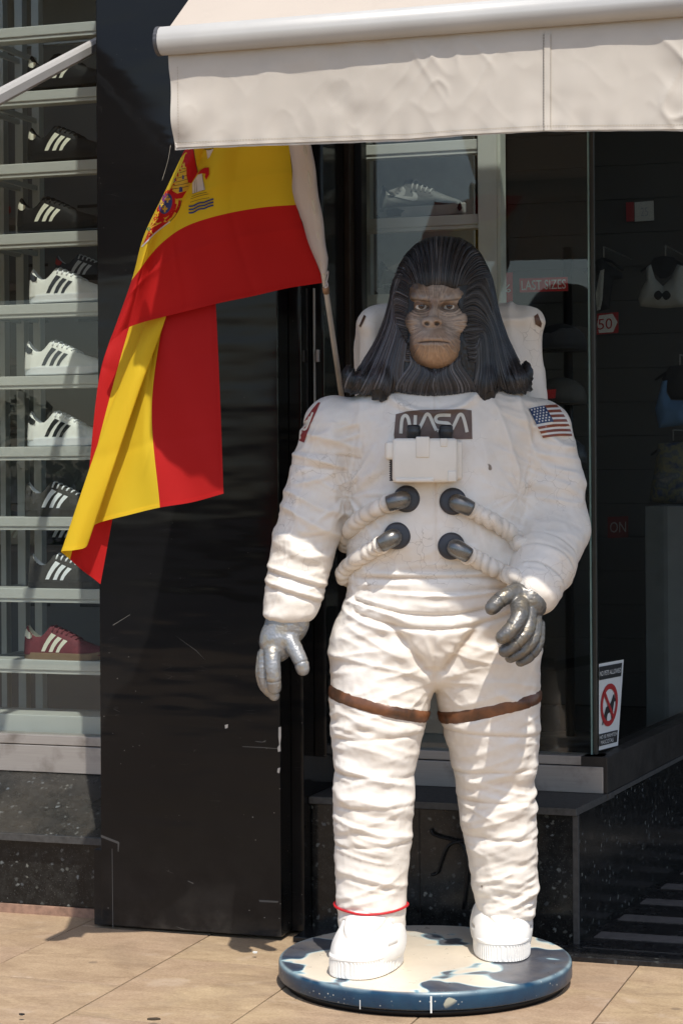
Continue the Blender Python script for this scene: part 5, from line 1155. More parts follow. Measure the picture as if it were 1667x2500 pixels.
# white sleeve round the pole
poleP = lambda py: atY(793 + (py - 690) * .1472, py, YP(py))
nS2 = 40; VV, FF = [], []
for j in range(nS2):
    py = 180 + (668 - 180) * j / (nS2 - 1); e = A_px(np.interp(690 - py, [0, 520], [0, 1.0]) if False else 0, 3)[0]
    # left edge follows the hoist edge of the cloth
    k = int(np.argmin([abs(topx(GA[q_, 0][None])[1][0] - py) for q_ in range(nS)])); lx = topx(GA[k, 0][None])[0][0]; pl = poleP(py); ppx = topx(np.array(pl)[None])[0][0]; rx_ = ppx + 17 * min(1, (690 - py) / 60)
    yp = YP(py)
    ring = [(lx, 0.0), (lx + .25 * (rx_ - lx), -.010), (lx + .55 * (rx_ - lx), -.017), (lx + .85 * (rx_ - lx), -.016), (rx_, .0), (lx + .85 * (rx_ - lx), .016), (lx + .45 * (rx_ - lx), .014), (lx + .1 * (rx_ - lx), .006)]
    for a, dY in ring: VV.append(atY(a + 1.5 * math.sin(py * .05), py, yp + dY + .002 * math.sin(py * .09)))
for j in range(nS2 - 1):
    for i in range(8): FF.append((j * 8 + i, j * 8 + (i + 1) % 8, (j + 1) * 8 + (i + 1) % 8, (j + 1) * 8 + i))
addmesh('sleeve', VV, FF, M_FW, flag)
lp = [atY(790, 688, 5.79), atY(797, 668, 5.775), atY(801, 662, 5.775), atY(800, 676, 5.775), atY(796, 694, 5.78), atY(792, 702, 5.775), atY(799, 700, 5.772), atY(800, 692, 5.775), atY(795, 686, 5.78)]
V_, F_ = tube_data([Vector(p) for p in spline(lp, 40)], .0016, 6); addmesh('tie_cord', V_, F_, M_FW, flag)
pole = thing('flagpole', 'slanted grey flagpole rising from behind the statue\'s shoulder', 'flagpole', poleP(1010))
V_, F_ = tube_data([poleP(1010), poleP(712), poleP(165)], .0075, 16); addmesh('rod', V_, F_, plain('pole_paint', (.46, .44, .41), .45, .1, .15, 10), pole)
V_, F_ = tube_data([poleP(715), poleP(704), poleP(698)], [.0092, .0095, .0088], 16); addmesh('ferrule', V_, F_, plain('rusty_ferrule', (.30, .19, .12), .6, .3, .3, 60), pole)
pb_ = poleP(1010); V_, F_ = tube_data([pb_ + Vector((0, -.004, .05)), pb_ + Vector((0.008, .008, -.05))], .0125, 16); addmesh('socket', V_, F_, M_DARK, pole)
fu = toF(pb_); fbox('wall_bracket', fu[0] - .012, fu[0] + .012, fu[1] + .004, 6.30, fu[2] - .03, fu[2] + .0, M_DARK, pole, .002)
# printed coat of arms (flat print on the cloth)
cl = lambda n_, c: m_cloth('print_' + n_, c, .35)
PR, PYW, PWH, PBL2, PGR, PDK = cl('red', (.50, .012, .015)), cl('yellow', (.72, .47, .05)), cl('white', (.68, .66, .68)), cl('blue', (.05, .07, .24)), cl('green', (.02, .25, .15)), cl('outline', (.05, .04, .04))
ZF = lambda x_, y_: (300 + x_ / 3.0154, 330 + y_ / 3.0154)
em = [0.0]
def pr(name, pts, mat, lvl=1, step=5): return decal(name, [ZF(*p) for p in pts], FAB, mat, fa, .0012 + .0008 * lvl, step)
def ps(name, pts, w, mat, lvl=2):
    return decal(name, stroke([ZF(*p) for p in pts], w / 3.0154, 26), FAB, mat, fa, .0012 + .0008 * lvl, 5)
pr('printed_field', ((470, 108), (520, 100), (552, 275), (505, 355), (440, 462), (392, 470), (345, 410), (352, 395), (400, 290), (440, 205)), PR)
pr('printed_castle', ((440, 212), (446, 196), (456, 190), (457, 228), (468, 236), (470, 300), (482, 348), (505, 354), (478, 408), (402, 430), (356, 404), (374, 346), (384, 306), (412, 248)), PYW, 2)
for a in ((372, 350, 480, 322), (384, 320, 470, 296), (400, 280, 468, 262), (366, 374, 488, 350), (362, 396, 484, 376), (425, 240, 466, 248)): ps('printed_line', ((a[0], a[1]), ((a[0] + a[2]) / 2, (a[1] + a[3]) / 2 + 2), (a[2], a[3])), 3.4, PDK, 3)
for a in ((438, 292, 12, 34), (376, 318, 11, 28), (414, 380, 26, 40)): pr('printed_window', ((a[0], a[1] + a[3]), (a[0] + 2, a[1] + 5), (a[0] + a[2] / 2, a[1]), (a[0] + a[2], a[1] + 6), (a[0] + a[2] + 2, a[1] + a[3] - 4)), PBL2, 3)
el_ = lambda cx_, cy_, rx_, ry_, rot: [(cx_ + rx_ * math.cos(t) * math.cos(rot) - ry_ * math.sin(t) * math.sin(rot), cy_ + rx_ * math.cos(t) * math.sin(rot) + ry_ * math.sin(t) * math.cos(rot)) for t in np.linspace(0, 2 * math.pi, 32, endpoint=False)]
pr('printed_stripes', ((400, 470), (438, 462), (425, 520), (385, 590), (330, 640), (300, 640), (330, 570)), PYW, 1)
for a in ((420, 480, 390, 570), (390, 505, 350, 605), (360, 570, 318, 630)): ps('printed_stripe', ((a[0], a[1]), ((a[0] + a[2]) / 2 + 8, (a[1] + a[3]) / 2), (a[2], a[3])), 17, PR, 2)
pr('printed_field', ((238, 575), (300, 608), (338, 640), (225, 738), (150, 815), (160, 785), (198, 690)), PR, 1)
pr('printed_roundel', el_(318, 505, 66, 104, .25), PR, 3); pr('printed_roundel', el_(316, 504, 47, 78, .25), PBL2, 4)
for cx_, cy_ in ((330, 468), (286, 502), (310, 540)):
    pr('printed_lily', [(cx_ + a * 1.15, cy_ + b * 1.15) for a, b in ((0, -26), (7, -12), (6, 0), (14, -8), (19, 2), (10, 10), (4, 12), (6, 24), (-6, 24), (-4, 12), (-10, 10), (-18, 4), (-14, -8), (-6, 0), (-7, -12))], PYW, 5)
for a in ((192, 690, 260, 610), (192, 690, 285, 640), (192, 690, 232, 590), (192, 690, 150, 795), (192, 690, 222, 730), (215, 640, 262, 652)):
    nx_, ny_ = -(a[3] - a[1]), a[2] - a[0]; q_ = 4.0 / math.hypot(nx_, ny_); tag(pr('printed_chain', ((a[0] + nx_ * q_, a[1] + ny_ * q_), (a[2] + nx_ * q_, a[3] + ny_ * q_), (a[2] - nx_ * q_, a[3] - ny_ * q_), (a[0] - nx_ * q_, a[1] - ny_ * q_)), PYW, 3), kind='stuff')
pr('printed_gem', el_(192, 690, 13, 12, 0), PGR, 4)
ps('printed_border', ((140, 822), (190, 770), (240, 720), (300, 672), (348, 636)), 9, PWH, 3)
ps('printed_border', ((348, 636), (385, 595), (418, 540), (434, 480)), 4, PDK, 3); ps('printed_border', ((520, 100), (535, 185), (553, 276)), 4, PDK, 3)
pr('printed_pillar', ((512, 352), (552, 292), (582, 282), (606, 400), (513, 430)), PWH, 2)
for a in ((528, 338, 530, 424), (540, 325, 545, 420), (585, 290, 600, 398)): ps('printed_line', ((a[0], a[1]), ((a[0] + a[2]) / 2, (a[1] + a[3]) / 2), (a[2], a[3])), 2.6, PDK, 3)
for a in ((512, 432, 606, 402), (508, 452, 618, 420), (500, 470, 632, 432), (497, 494, 636, 460)): ps('printed_line', ((a[0], a[1]), ((a[0] + a[2]) / 2, (a[1] + a[3]) / 2 - 4), (a[2], a[3])), 3, PDK, 2)
for d_ in (0, 24, 48): ps('printed_wave', ((486, 524 + d_), (520, 520 + d_), (560, 500 + d_ * .95), (600, 494 + d_ * .95), (635, 480 + d_ * .92), (668, 470 + d_ * .95)), 12, PBL2, 2)
pr('printed_ribbon', ((550, 287), (572, 258), (600, 240), (634, 237), (636, 290), (614, 330), (604, 306), (610, 285), (586, 281)), PR, 3)
pr('printed_pillar', ((615, 110), (668, 102), (640, 160), (625, 176)), PWH, 2); ps('printed_line', ((598, 103), (632, 108), (668, 98)), 4, PDK, 3)
# ================================================================== SHOP GOODS
def setslots(o, mats):
    for i, m in enumerate(mats):
        o.material_slots[i].link = 'OBJECT'; o.material_slots[i].material = m
TOPX = [0, .004, .012, .03, .047, .064, .08, .094, .12, .163, .20, .24, .27, .285, .293]; TOPZ = [.085, .103, .112, .101, .090, .088, .100, .112, .104, .085, .066, .053, .045, .036, .022]
HWX = [0, .01, .03, .07, .12, .17, .21, .25, .275, .288, .294]; HWZ = [.016, .026, .033, .036, .037, .042, .046, .044, .034, .022, .008]
def shoe_upper(tz=TOPZ):
    g_ = Grid((-.012, -.056, .012), (.306, .056, .125), .0026); X, Y, Z = g_.P
    top = np.interp(X, TOPX, tz); hw = np.interp(X, HWX, HWZ); p = 2.6
    k = ((np.abs(Y) / (hw * (1 - .30 * np.clip(Z / .11, 0, 1)))) ** p + (np.maximum(Z, 0) / top) ** p) ** (1 / p); f = (k - 1) * np.minimum(hw, top) * .8
    f = smax(f, -(X - .0), .006); f = smax(f, X - .294, .006); f = smax(f, .018 - Z, .002)
    cut = ell((X + 0 * Y, Y + 0 * X, Z), (.052, 0, .118), (.037, .022, .062)); f = smax(f, -cut, .004)
    V, F = g_.nets(f); V = relax(V, F, 1, .4); c2 = ell((V[:, 0], V[:, 1], V[:, 2]), (.052, 0, .118), (.0395, .0245, .0645)); mi = (c2[F].mean(1) < 0)
    return V, F, mi
SVu, SFu, SMu = shoe_upper(); SHB = bvh_of(SVu, SFu)
def shoe_sole(h=.026, over=.005):
    n = 72; prof = [(.97, 0), (1.0, .003), (1.0, h - .004), (.985, h), (.80, h)]; VV, FF = [], []
    for s, z in prof:
        for i in range(n):
            t = 2 * math.pi * i / n; xx = .147 + .150 * math.copysign(abs(math.cos(t)) ** .8, math.cos(t)); w = np.interp(min(.294, max(0, xx)), HWX, HWZ) + over; w = max(w, .014) if .004 < xx < .29 else w * .9
            yy = w * math.copysign(min(1, abs(math.sin(t)) ** .55 * 1.0), math.sin(t)); spring = .010 * max(0, (xx - .22) / .075) ** 2
            VV.append((.147 + (xx - .147) * s, yy * s, z + spring))
    for j in range(len(prof) - 1):
        for i in range(n): FF.append((j * n + i, j * n + (i + 1) % n, (j + 1) * n + (i + 1) % n, (j + 1) * n + i))
    FF += [tuple(range(n))[::-1], tuple((len(prof) - 1) * n + i for i in range(n))]; return VV, FF
def sidepatch(name, poly, mat, parent, off=.0012, step=.008, bvh=None):     # a flat panel sewn on the near side
    poly = [Vector(p) for p in poly]; dens = []
    for i in range(len(poly)):
        a, b = poly[i], poly[(i + 1) % len(poly)]; k = max(1, int((b - a).length / step)); dens += [a.lerp(b, j / k) for j in range(k)]
    m = len(dens); pts = list(dens); x0, x1 = min(p.x for p in poly), max(p.x for p in poly); y0, y1 = min(p.y for p in poly), max(p.y for p in poly); yy = y0 + step / 2
    while yy < y1:
        xx = x0 + step / 2
        while xx < x1: pts.append(Vector((xx, yy))); xx += step
        yy += step
    r = delaunay_2d_cdt(pts, [(i, (i + 1) % m) for i in range(m)], [], 1, 1e-6); V = []
    for p in r[0]:
        loc, _n, _i, _d = (bvh or SHB).ray_cast(Vector((p.x, -.2, p.y)), Vector((0, 1, 0))); V.append((p.x, (loc.y if loc is not None else -.03) - off, p.y))
    return addmesh(name, V, [tuple(f) for f in r[2]], mat, parent, True, True)
SZ = lambda x_, y_: ((x_ - 310) / 3608, (575 - y_) / 3608)
def lace_tubes(root, mat, n=6):
    for k in range(n):
        x_ = .108 + k * .0165; zt = np.interp(x_, TOPX, TOPZ); pts = []
        for t in np.linspace(-1, 1, 9):
            loc, _n, _i, _d = SHB.ray_cast(Vector((x_ + .004 * t, t * .019, .2)), Vector((0, 0, -1))); pts.append(Vector((x_ + .004 * t, t * .019, (loc.z if loc is not None else zt) + .0018)))
        tube('lace', pts, .0032, mat, root, 6, True)
dm = plain('shoe_default', (.5, .5, .5), .5)
def make_three_stripe():
    r = thing('sneaker', 'x', 'sneaker')
    up = addmesh('upper', SVu, SFu, [dm, dm], r, True, True); up.data.polygons.foreach_set('material_index', SMu.astype(np.int32))
    VV, FF = shoe_sole(); addmesh('sole', VV, FF, dm, r, False, True)
    for a in (((682, 260), (742, 285), (690, 340), (650, 400), (617, 466), (570, 466), (600, 390), (640, 320)), ((768, 298), (822, 318), (775, 365), (740, 415), (716, 470), (668, 470), (695, 400), (730, 340)), ((845, 328), (898, 345), (855, 390), (822, 430), (800, 474), (758, 474), (780, 420), (812, 370))):
        sidepatch('stripe', [SZ(*p) for p in a], dm, r)
    sidepatch('heel_tab', [SZ(*p) for p in ((340, 215), (375, 250), (456, 282), (432, 312), (405, 330), (370, 325), (322, 300))], dm, r, .0016)
    lace_tubes(r, dm); return r
proto = make_three_stripe()
SM = {'black': plain('shoe_black', (.004, .004, .0045), .6, 0, .2, 30, spec=.25), 'white': plain('shoe_white', (.74, .74, .70), .5, 0, .04, 20), 'wsole': plain('shoe_white_sole', (.76, .78, .80), .5, 0, .04, 20), 'dark': plain('shoe_charcoal', (.045, .042, .038), .8, 0, .15, 60),
      'blackstripe': plain('stripe_black', (.012, .012, .013), .5), 'slate': plain('stripe_slate', (.035, .04, .05), .5), 'maroon': plain('shoe_maroon', (.13, .022, .030), .8, 0, .15, 60), 'gum': plain('gum_sole', (.20, .13, .075), .6, 0, .1, 30), 'cream': plain('shoe_cream', (.62, .60, .49), .6), 'blue': plain('shoe_blue', (.03, .10, .28), .6), 'red': plain('shoe_red', (.45, .03, .03), .6), 'beige': plain('shoe_beige', (.42, .36, .29), .7), 'rgrey': plain('shoe_grey', (.075, .077, .072), .7), 'rwhite': plain('shoe_pale_grey', (.25, .255, .25), .6)}
def paint_shoe(o, up, lin, sole, stripe, tab, lace):
    for c in o.children:
        n = c.name.split('.')[0]
        if n == 'upper': setslots(c, [SM[up], SM[lin]])
        else: setslots(c, [SM[{'sole': sole, 'stripe': stripe, 'heel_tab': tab, 'lace': lace}[n]]])
used = [False]
def put_shoe(px, py, w, colors, label, group, rot=0.0):
    if used[0]: o = copy_tree(proto)
    else: o = proto; used[0] = True
    u, z = atW(px, py, w); o.location = FW(u, w + .03, z); o.scale = (1.08, 1.08, 1.10) if w < 7 else (1, 1, 1); o.rotation_euler = (0, 0, -PHI + rot); paint_shoe(o, *colors); tag(o, label, 'sneaker', group); return o
WS = 6.50
SHY = [(60, 84), (219, 243), (395, 420), (567, 593), (741, 765), (917, 940), (1090, 1115), (1262, 1286), (1437, 1463), (1612, 1637)]
rack = thing('shoe_rack', 'white shelf rack in the window with one sneaker per shelf', 'rack', FW(-3.1, 6.6, .393))
zs = []
for a, b in SHY:
    _, z1_ = atW(120, a, WS); _, z0_ = atW(120, b, WS); zs.append(z1_)
    sh = fbox('shelf', -4.2, -2.35, WS, WS + .125, z0_, z1_, M_WHITE, rack, .003); fbox('shelf_lip', -4.2, -2.35, WS + .004, WS + .05, z0_ - .012, z0_ - .0005, M_WHITE, sh, .001)
_, zz0 = atW(120, 1742, WS); sh = fbox('shelf', -4.2, -2.35, WS - .05, WS + .14, .393, zz0, M_WHITE, rack, .003)
for p0, p1 in ((-60, -42), (0, 13), (41, 60), (82, 100)):
    ua, _ = atW(p0, 900, 6.95); ub, _ = atW(p1, 900, 6.95); fbox('upright', ua, ub, 6.95, 6.99, .393, 3.3, M_WHITE, rack, .002)
fbox('side_panel', -2.45, -2.36, 6.80, 6.99, .393, 3.3, plain('rack_side', (.42, .41, .28), .6), rack, .002)
fbox('back_bar', -4.2, -2.36, 6.991, 7.02, 3.0, 3.05, M_WHITE, rack, .002); fbox('back_bar', -4.2, -2.36, 6.62, 6.949, .394, .43, M_WHITE, rack, .002)
for z1_ in zs:
    for p0 in (41, 82):
        ua, _ = atW(p0 + 6, 900, 6.95); fbox('shelf_bracket', ua, ua + .012, WS + .126, 6.949, z1_ - .03, z1_ - .012, M_WHITE, rack, 0)
BK = ('black', 'black', 'black', 'cream', 'cream', 'black'); WH = ('white', 'wsole', 'wsole', 'slate', 'slate', 'wsole'); WH2 = ('white', 'wsole', 'wsole', 'blackstripe', 'blackstripe', 'wsole'); DK = ('dark', 'wsole', 'dark', 'wsole', 'dark', 'wsole'); MR = ('maroon', 'cream', 'gum', 'cream', 'cream', 'maroon')
G_ = 'sneakers on the window shelves'
for px, py, cset, lb in ((62, 219, BK, 'black sneaker with cream stripes, topmost shelf, behind the awning arm'), (62, 395, BK, 'black sneaker with cream stripes, on the second shelf from the top'), (37, 567, BK, 'black sneaker with cream stripes, on the shelf just above the white sneakers'),
    (66, 741, WH, 'white sneaker with grey stripes, highest of the white sneakers'), (55, 917, WH, 'white sneaker with grey stripes, middle of the three white sneakers'), (62, 1090, WH2, 'white sneaker with black stripes, lowest of the white sneakers'),
    (55, 1262, DK, 'charcoal sneaker with white laces, the upper one, beside the yellow fold of the flag'), (64, 1437, DK, 'charcoal sneaker with white lining beside the lowest tip of the flag'), (54, 1612, MR, 'maroon sneaker with cream stripes and gum sole on the lowest shelf')):
    put_shoe(px, py, WS + .03, cset, lb, G_)
# second display further inside
rk2 = thing('shoe_rack', 'dark shelf rack seen behind the window sneakers', 'rack', FW(-3.3, 7.5, .393))
M_SHD = plain('dark_shelf', (.12, .10, .09), .6)
for i, py in enumerate((530, 690, 872, 1040, 1230, 1330)):
    _, z1_ = atW(60, py, 7.45); fbox('shelf', -4.4, -2.7, 7.45, 7.62, z1_ - .03, z1_, M_SHD, rk2, .002)
fbox('upright', -4.4, -4.36, 7.621, 7.66, .393, 3.2, M_SHD, rk2, .002); fbox('upright', -2.74, -2.70, 7.621, 7.66, .393, 3.2, M_SHD, rk2, .002)
G2 = 'sneakers on the rack further inside'
for px, py, cset, lb in ((-150, 530, ('white', 'wsole', 'red', 'blue', 'blue', 'wsole'), 'white sneaker with blue stripes and red sole, inside behind the lowest black sneaker'),
    (-160, 690, ('red', 'wsole', 'black', 'blue', 'blue', 'wsole'), 'red sneaker inside the shop at the left edge'), (128, 690, ('slate', 'wsole', 'black', 'wsole', 'red', 'wsole'), 'dark striped sneaker inside, just above the highest white sneaker'),
    (-165, 1040, ('beige', 'wsole', 'black', 'red', 'red', 'wsole'), 'beige sneaker with red stripes inside at the left edge'), (-40, 1330, ('beige', 'beige', 'beige', 'cream', 'beige', 'beige'), 'beige sneaker inside beside a black one'), (85, 1330, ('black', 'black', 'black', 'wsole', 'black', 'black'), 'small black sneaker inside behind the flag tip')):
    put_shoe(px, py, 7.48, cset, lb, G2, .1)

# ---- right-hand window rack and runners
WR = 6.62
rk3 = thing('shoe_rack', 'white shelf rack in the window behind the statue\'s head', 'rack', FW(-1.9, 6.7, .393))
for a, b in ((-10, 14), (172, 196), (355, 380), (535, 560), (720, 744), (905, 930), (1085, 1110), (1265, 1290), (1450, 1475)):
    uu0, z1_ = atW(884, a, WR); _, z0_ = atW(884, b, WR); uu1, _ = atW(1168, a, WR); sh = fbox('shelf', -2.2, uu1, WR, WR + .13, z0_, z1_, M_WHITE, rk3, .003); fbox('shelf_lip', -2.2, uu1, WR + .004, WR + .05, z0_ - .012, z0_ - .0005, M_WHITE, sh, .001)
ua, _ = atW(1168, 600, WR); ub, _ = atW(1224, 600, WR); fbox('upright', ua + .0005, ub - .012, WR - .012, WR + .045, .393, 3.3, M_WHITE, rk3, .003); fbox('upright_face', ub - .0118, ub, WR - .012, WR + .06, .393, 3.3, plain('rack_grey', (.48, .50, .45), .5), rk3, .002)
fbox('upright', -2.19, -2.15, WR + .131, WR + .17, .393, 3.3, M_WHITE, rk3, .003); fbox('back_panel', -2.19, ua - .10, WR + .32, WR + .34, .393, 3.3, plain('rack_back', (.30, .31, .29), .6), rk3, .002)
TZ2 = [.085, .103, .112, .103, .092, .092, .112, .132, .124, .098, .080, .062, .052, .042, .026]
def make_runner():
    r = thing('sneaker', 'x', 'sneaker'); V, F, mi = shoe_upper(TZ2); V = V.copy(); V[:, 2] += .006; B = bvh_of(V, F)
    up = addmesh('upper', V, F, [SM['rgrey'], SM['black']], r, True, True); up.data.polygons.foreach_set('material_index', mi.astype(np.int32))
    VV, FF = shoe_sole(.036, .007); addmesh('sole', VV, FF, SM['rwhite'], r, False, True)
    K = lambda x_, y_: ((x_ - 157) / 1990, (531 - y_) / 1990)
    sidepatch('mudguard', [K(*p) for p in ((222, 400), (300, 430), (420, 450), (520, 440), (640, 430), (700, 435), (695, 460), (560, 462), (380, 462), (215, 450))], SM['dark'], r, .0012, .008, B)
    sidepatch('heel_piece', [K(*p) for p in ((183, 318), (205, 312), (222, 330), (200, 400), (185, 455), (165, 450), (166, 400))], SM['black'], r, .0016, .008, B)
    sidepatch('eyestay', [K(*p) for p in ((345, 310), (375, 280), (520, 370), (545, 395), (470, 400), (440, 385), (420, 345), (370, 325))], SM['dark'], r, .0012, .008, B)
    sidepatch('quarter_panel', [K(*p) for p in ((235, 345), (330, 318), (352, 345), (345, 380), (300, 385), (240, 370))], SM['rwhite'], r, .0012, .008, B)
    sidepatch('swoosh', [K(*p) for p in ((395, 356), (425, 368), (438, 392), (434, 418), (405, 422), (340, 404), (262, 380), (205, 362), (290, 374), (360, 388), (400, 394), (406, 380))], SM['rwhite'], r, .0026, .008, B)
    sidepatch('sole_patch', [K(*p) for p in ((225, 470), (300, 468), (375, 490), (420, 522), (235, 522), (222, 500))], SM['black'], r, .012, .02, B); sidepatch('sole_patch', [K(*p) for p in ((157, 500), (180, 520), (178, 530), (157, 530))], SM['black'], r, .010, .02, B)
    sidepatch('toe_patch', [K(*p) for p in ((715, 440), (735, 455), (738, 490), (722, 505), (705, 480))], SM['black'], r, .004, .02, B)
    for k in range(5):
        x_ = .125 + k * .0155; pts = []
        for t in np.linspace(-1.25, 1, 9):
            loc, _n, _i, _d = B.ray_cast(Vector((x_ + .006 * t, t * .02, .25)), Vector((0, 0, -1))); pts.append(Vector((x_ + .006 * t, t * .02, (loc.z if loc is not None else .08) + .002)))
        tube('lace', pts, .0036, SM['rwhite'], r, 6, True)
    return r
run = make_runner()
def place_run(o, px, py, lb): u, z = atW(px, py, WR + .03); o.location = FW(u, WR + .065, z); o.rotation_euler = (0, 0, -PHI); tag(o, lb, 'sneaker', 'running shoes on the shelf behind the statue')
place_run(run, 920, 535, 'grey running shoe with pale curved mark on the shelf above the statue\'s head'); place_run(copy_tree(run), 916, 720, 'running shoe on the shelf half hidden behind the statue\'s hair')

# ---- signs and clothes inside
def textquad(name, s, fn, mat, parent):
    cu = bpy.data.curves.new('t', 'FONT'); cu.body = s; cu.resolution_u = 3; to = bpy.data.objects.new('t', cu); COL.objects.link(to); bpy.context.view_layer.update()
    me = bpy.data.meshes.new_from_object(to.evaluated_get(bpy.context.evaluated_depsgraph_get())); V = np.array([v.co[:] for v in me.vertices]); Fc = [tuple(p.vertices) for p in me.polygons]
    bpy.data.objects.remove(to); bpy.data.curves.remove(cu); bpy.data.meshes.remove(me)
    lo, hi = V.min(0), V.max(0); N_ = (V - lo) / (hi - lo + 1e-9); return addmesh(name, [fn(a, 1 - b) for a, b, _ in N_], Fc, mat, parent, False)
def quadfn(c4, plane, toward=0.0):           # (0..1, 0..1 down) inside a pixel quad -> point on a plane
    c4 = [np.array(c, float) for c in c4]
    def fn(u, v):
        p = (c4[0] * (1 - u) + c4[1] * u) * (1 - v) + (c4[3] * (1 - u) + c4[2] * u) * v; return plane(p[0], p[1]) - (ray(p[0], p[1]).normalized() * toward)
    return fn
def planeW(w): return lambda px, py: FW(*(lambda q: (q[0], w, q[1]))(atW(px, py, w)))
def inset(fn, u0, u1, v0, v1): return lambda u, v: fn(u0 + (u1 - u0) * u, v0 + (v1 - v0) * v)
def qprism(name, fn, poly, mat, parent, d=(0, 0, 0)):
    return prism(name, [fn(a, b) for a, b in poly], d, mat, parent) if any(d) else addmesh(name, [fn(a, b) for a, b in poly], [tuple(range(len(poly)))[::-1]], mat, parent, False)
SQ = ((0, 0), (1, 0), (1, 1), (0, 1))
M_SRED, M_SWHT, M_SBLK = plain('sign_red', (.42, .018, .02), .5, 0, .05), plain('sign_white', (.72, .74, .73), .5, 0, .03), plain('sign_black', (.012, .013, .015), .5)
BACK = tuple(Vector((_s, _c, 0)) * .006)
def sign(name, lb, c4, w, txt, m0, m1, ins, shape=None, group=None):
    r = thing(name, lb, 'sign', quadfn(c4, planeW(w))(.5, 1), group); f0 = quadfn(c4, planeW(w)); qprism('board', f0, SQ, m0, r, BACK); f1 = quadfn(c4, planeW(w), .003)
    if shape: qprism('panel', f1, shape, M_SWHT, r); f1 = quadfn(c4, planeW(w), .006)
    if txt: textquad('lettering', txt, inset(f1, *ins), m1, r)
    return r
sign('sale_sign', 'red LAST SIZES sign inside the shop beside the statue\'s head', ((1267, 680), (1384, 676), (1385, 710), (1268, 714)), 7.4, 'LAST SIZES', M_SRED, M_SWHT, (.04, .96, .16, .84))
sign('sale_sign', 'red percent sign inside, next to the white shelf post', ((1190, 668), (1250, 665), (1250, 738), (1190, 741)), 7.4, '%', M_SRED, M_SWHT, (.55, .93, .4, .66))
sign('sale_sign', 'red sign with 50 in a white hexagon hanging below the bras', ((1456, 766), (1508, 762), (1508, 812), (1456, 817)), 8.2, '50', M_SRED, M_SRED, (.06, .72, .26, .78), ((.02, .5), (.1, .1), (.74, .06), (.97, .48), (.76, .95), (.1, .93)))
sign('sale_sign', 'dark red sign low down in the dark shop behind the bent arm', ((1482, 1262), (1532, 1260), (1532, 1312), (1482, 1314)), 8.2, 'ON', plain('sign_dark_red', (.13, .012, .014), .5), plain('sign_dim', (.30, .28, .28), .5), (.12, .9, .25, .75))
cd_ = sign('price_card', 'white price card clipped to the slatted wall, upper right', ((1548, 494), (1594, 490), (1595, 538), (1549, 541)), 8.86, '25', M_SWHT, plain('card_grey', (.45, .50, .55), .5), (.3, .7, .3, .75))
sign('price_card', 'small red card beside the white price card', ((1527, 494), (1546, 493), (1547, 540), (1528, 541)), 8.86, None, M_SRED, M_SWHT, None)
def puff(name, poly, w, bulge, mat, parent):          # a soft garment hanging in the shop
    poly = [Vector(p) for p in poly]; step = 5.0; dens = []
    for i in range(len(poly)):
        a, b = poly[i], poly[(i + 1) % len(poly)]; k = max(1, int((b - a).length / step)); dens += [a.lerp(b, j / k) for j in range(k)]
    m = len(dens); pts = list(dens); x0, x1 = min(p.x for p in poly), max(p.x for p in poly); y0, y1 = min(p.y for p in poly), max(p.y for p in poly); yy = y0
    while yy < y1:
        xx = x0
        while xx < x1: pts.append(Vector((xx, yy))); xx += step
        yy += step
    r = delaunay_2d_cdt(pts, [(i, (i + 1) % m) for i in range(m)], [], 1, .001); P2 = np.array([tuple(p) for p in r[0]]); E2 = np.array([tuple(p) for p in dens]); dd = np.sqrt(((P2[:, None] - E2[None]) ** 2).sum(2)).min(1)
    h = bulge * np.sqrt(np.clip(dd / 22, 0, 1)) + .004 * vnoise(P2[:, 0] * .06, P2[:, 1] * .06, 0 * dd, 91); pl = planeW(w); dn = Vector((_s, _c, 0)); n = len(P2)
    V = [pl(*p) - dn * float(a) for p, a in zip(P2, h)] + [pl(*p) + dn * float(a * .7) for p, a in zip(P2, h)]; Fc = [tuple(f)[::-1] for f in r[2]] + [tuple(i + n for i in f) for f in r[2]]
    return addmesh(name, V, Fc, mat, parent)
def hanger(pt, wid, w, parent):
    u, _, z = toF(pt); tube('hanger', [FW(u - wid, w + .02, z - .05), FW(u - wid * .4, w + .02, z - .012), FW(u, w + .02, z), FW(u + wid * .4, w + .02, z - .012), FW(u + wid, w + .02, z - .05)], .006, M_DARK, parent); tube('hook', [FW(u, w + .02, z), FW(u, w + .02, z + .05), FW(u, 8.90, z + .055)], .003, M_STEEL, parent)
ZR = lambda x_, y_: (1200 + x_ / 2.6133, 500 + y_ / 2.6133)
M_CLW, M_CLB, M_CLBL = plain('knit_white', (.42, .43, .41), .85, 0, .08, 40), plain('knit_black', (.012, .012, .014), .85, 0, .2, 40), plain('knit_blue', (.10, .20, .36), .85, 0, .1, 40)
b_ = thing('sports_bra', 'white sports bra with a dark looped emblem, hanging at right', 'bra', planeW(8.3)(*ZR(1080, 650)))
puff('front', [ZR(*p) for p in ((985, 400), (1012, 378), (1040, 470), (1090, 520), (1140, 470), (1180, 380), (1222, 390), (1232, 500), (1245, 560), (1240, 650), (1090, 662), (945, 648), (930, 600), (950, 540), (985, 480))], 8.3, .035, M_CLW, b_)
fe = planeW(8.245); emb = decal('emblem', stroke([ZR(*p) for p in ((1085, 575), (1060, 552), (1038, 578), (1060, 602), (1085, 575), (1112, 552), (1134, 578), (1110, 602), (1086, 577))], 4.5, 60), bvh_of(np.array([v.co[:] for v in b_.children[0].data.vertices]) + np.array(ORG[b_.name]), [tuple(p.vertices) for p in b_.children[0].data.polygons]), M_CLB, b_, .004, 5)
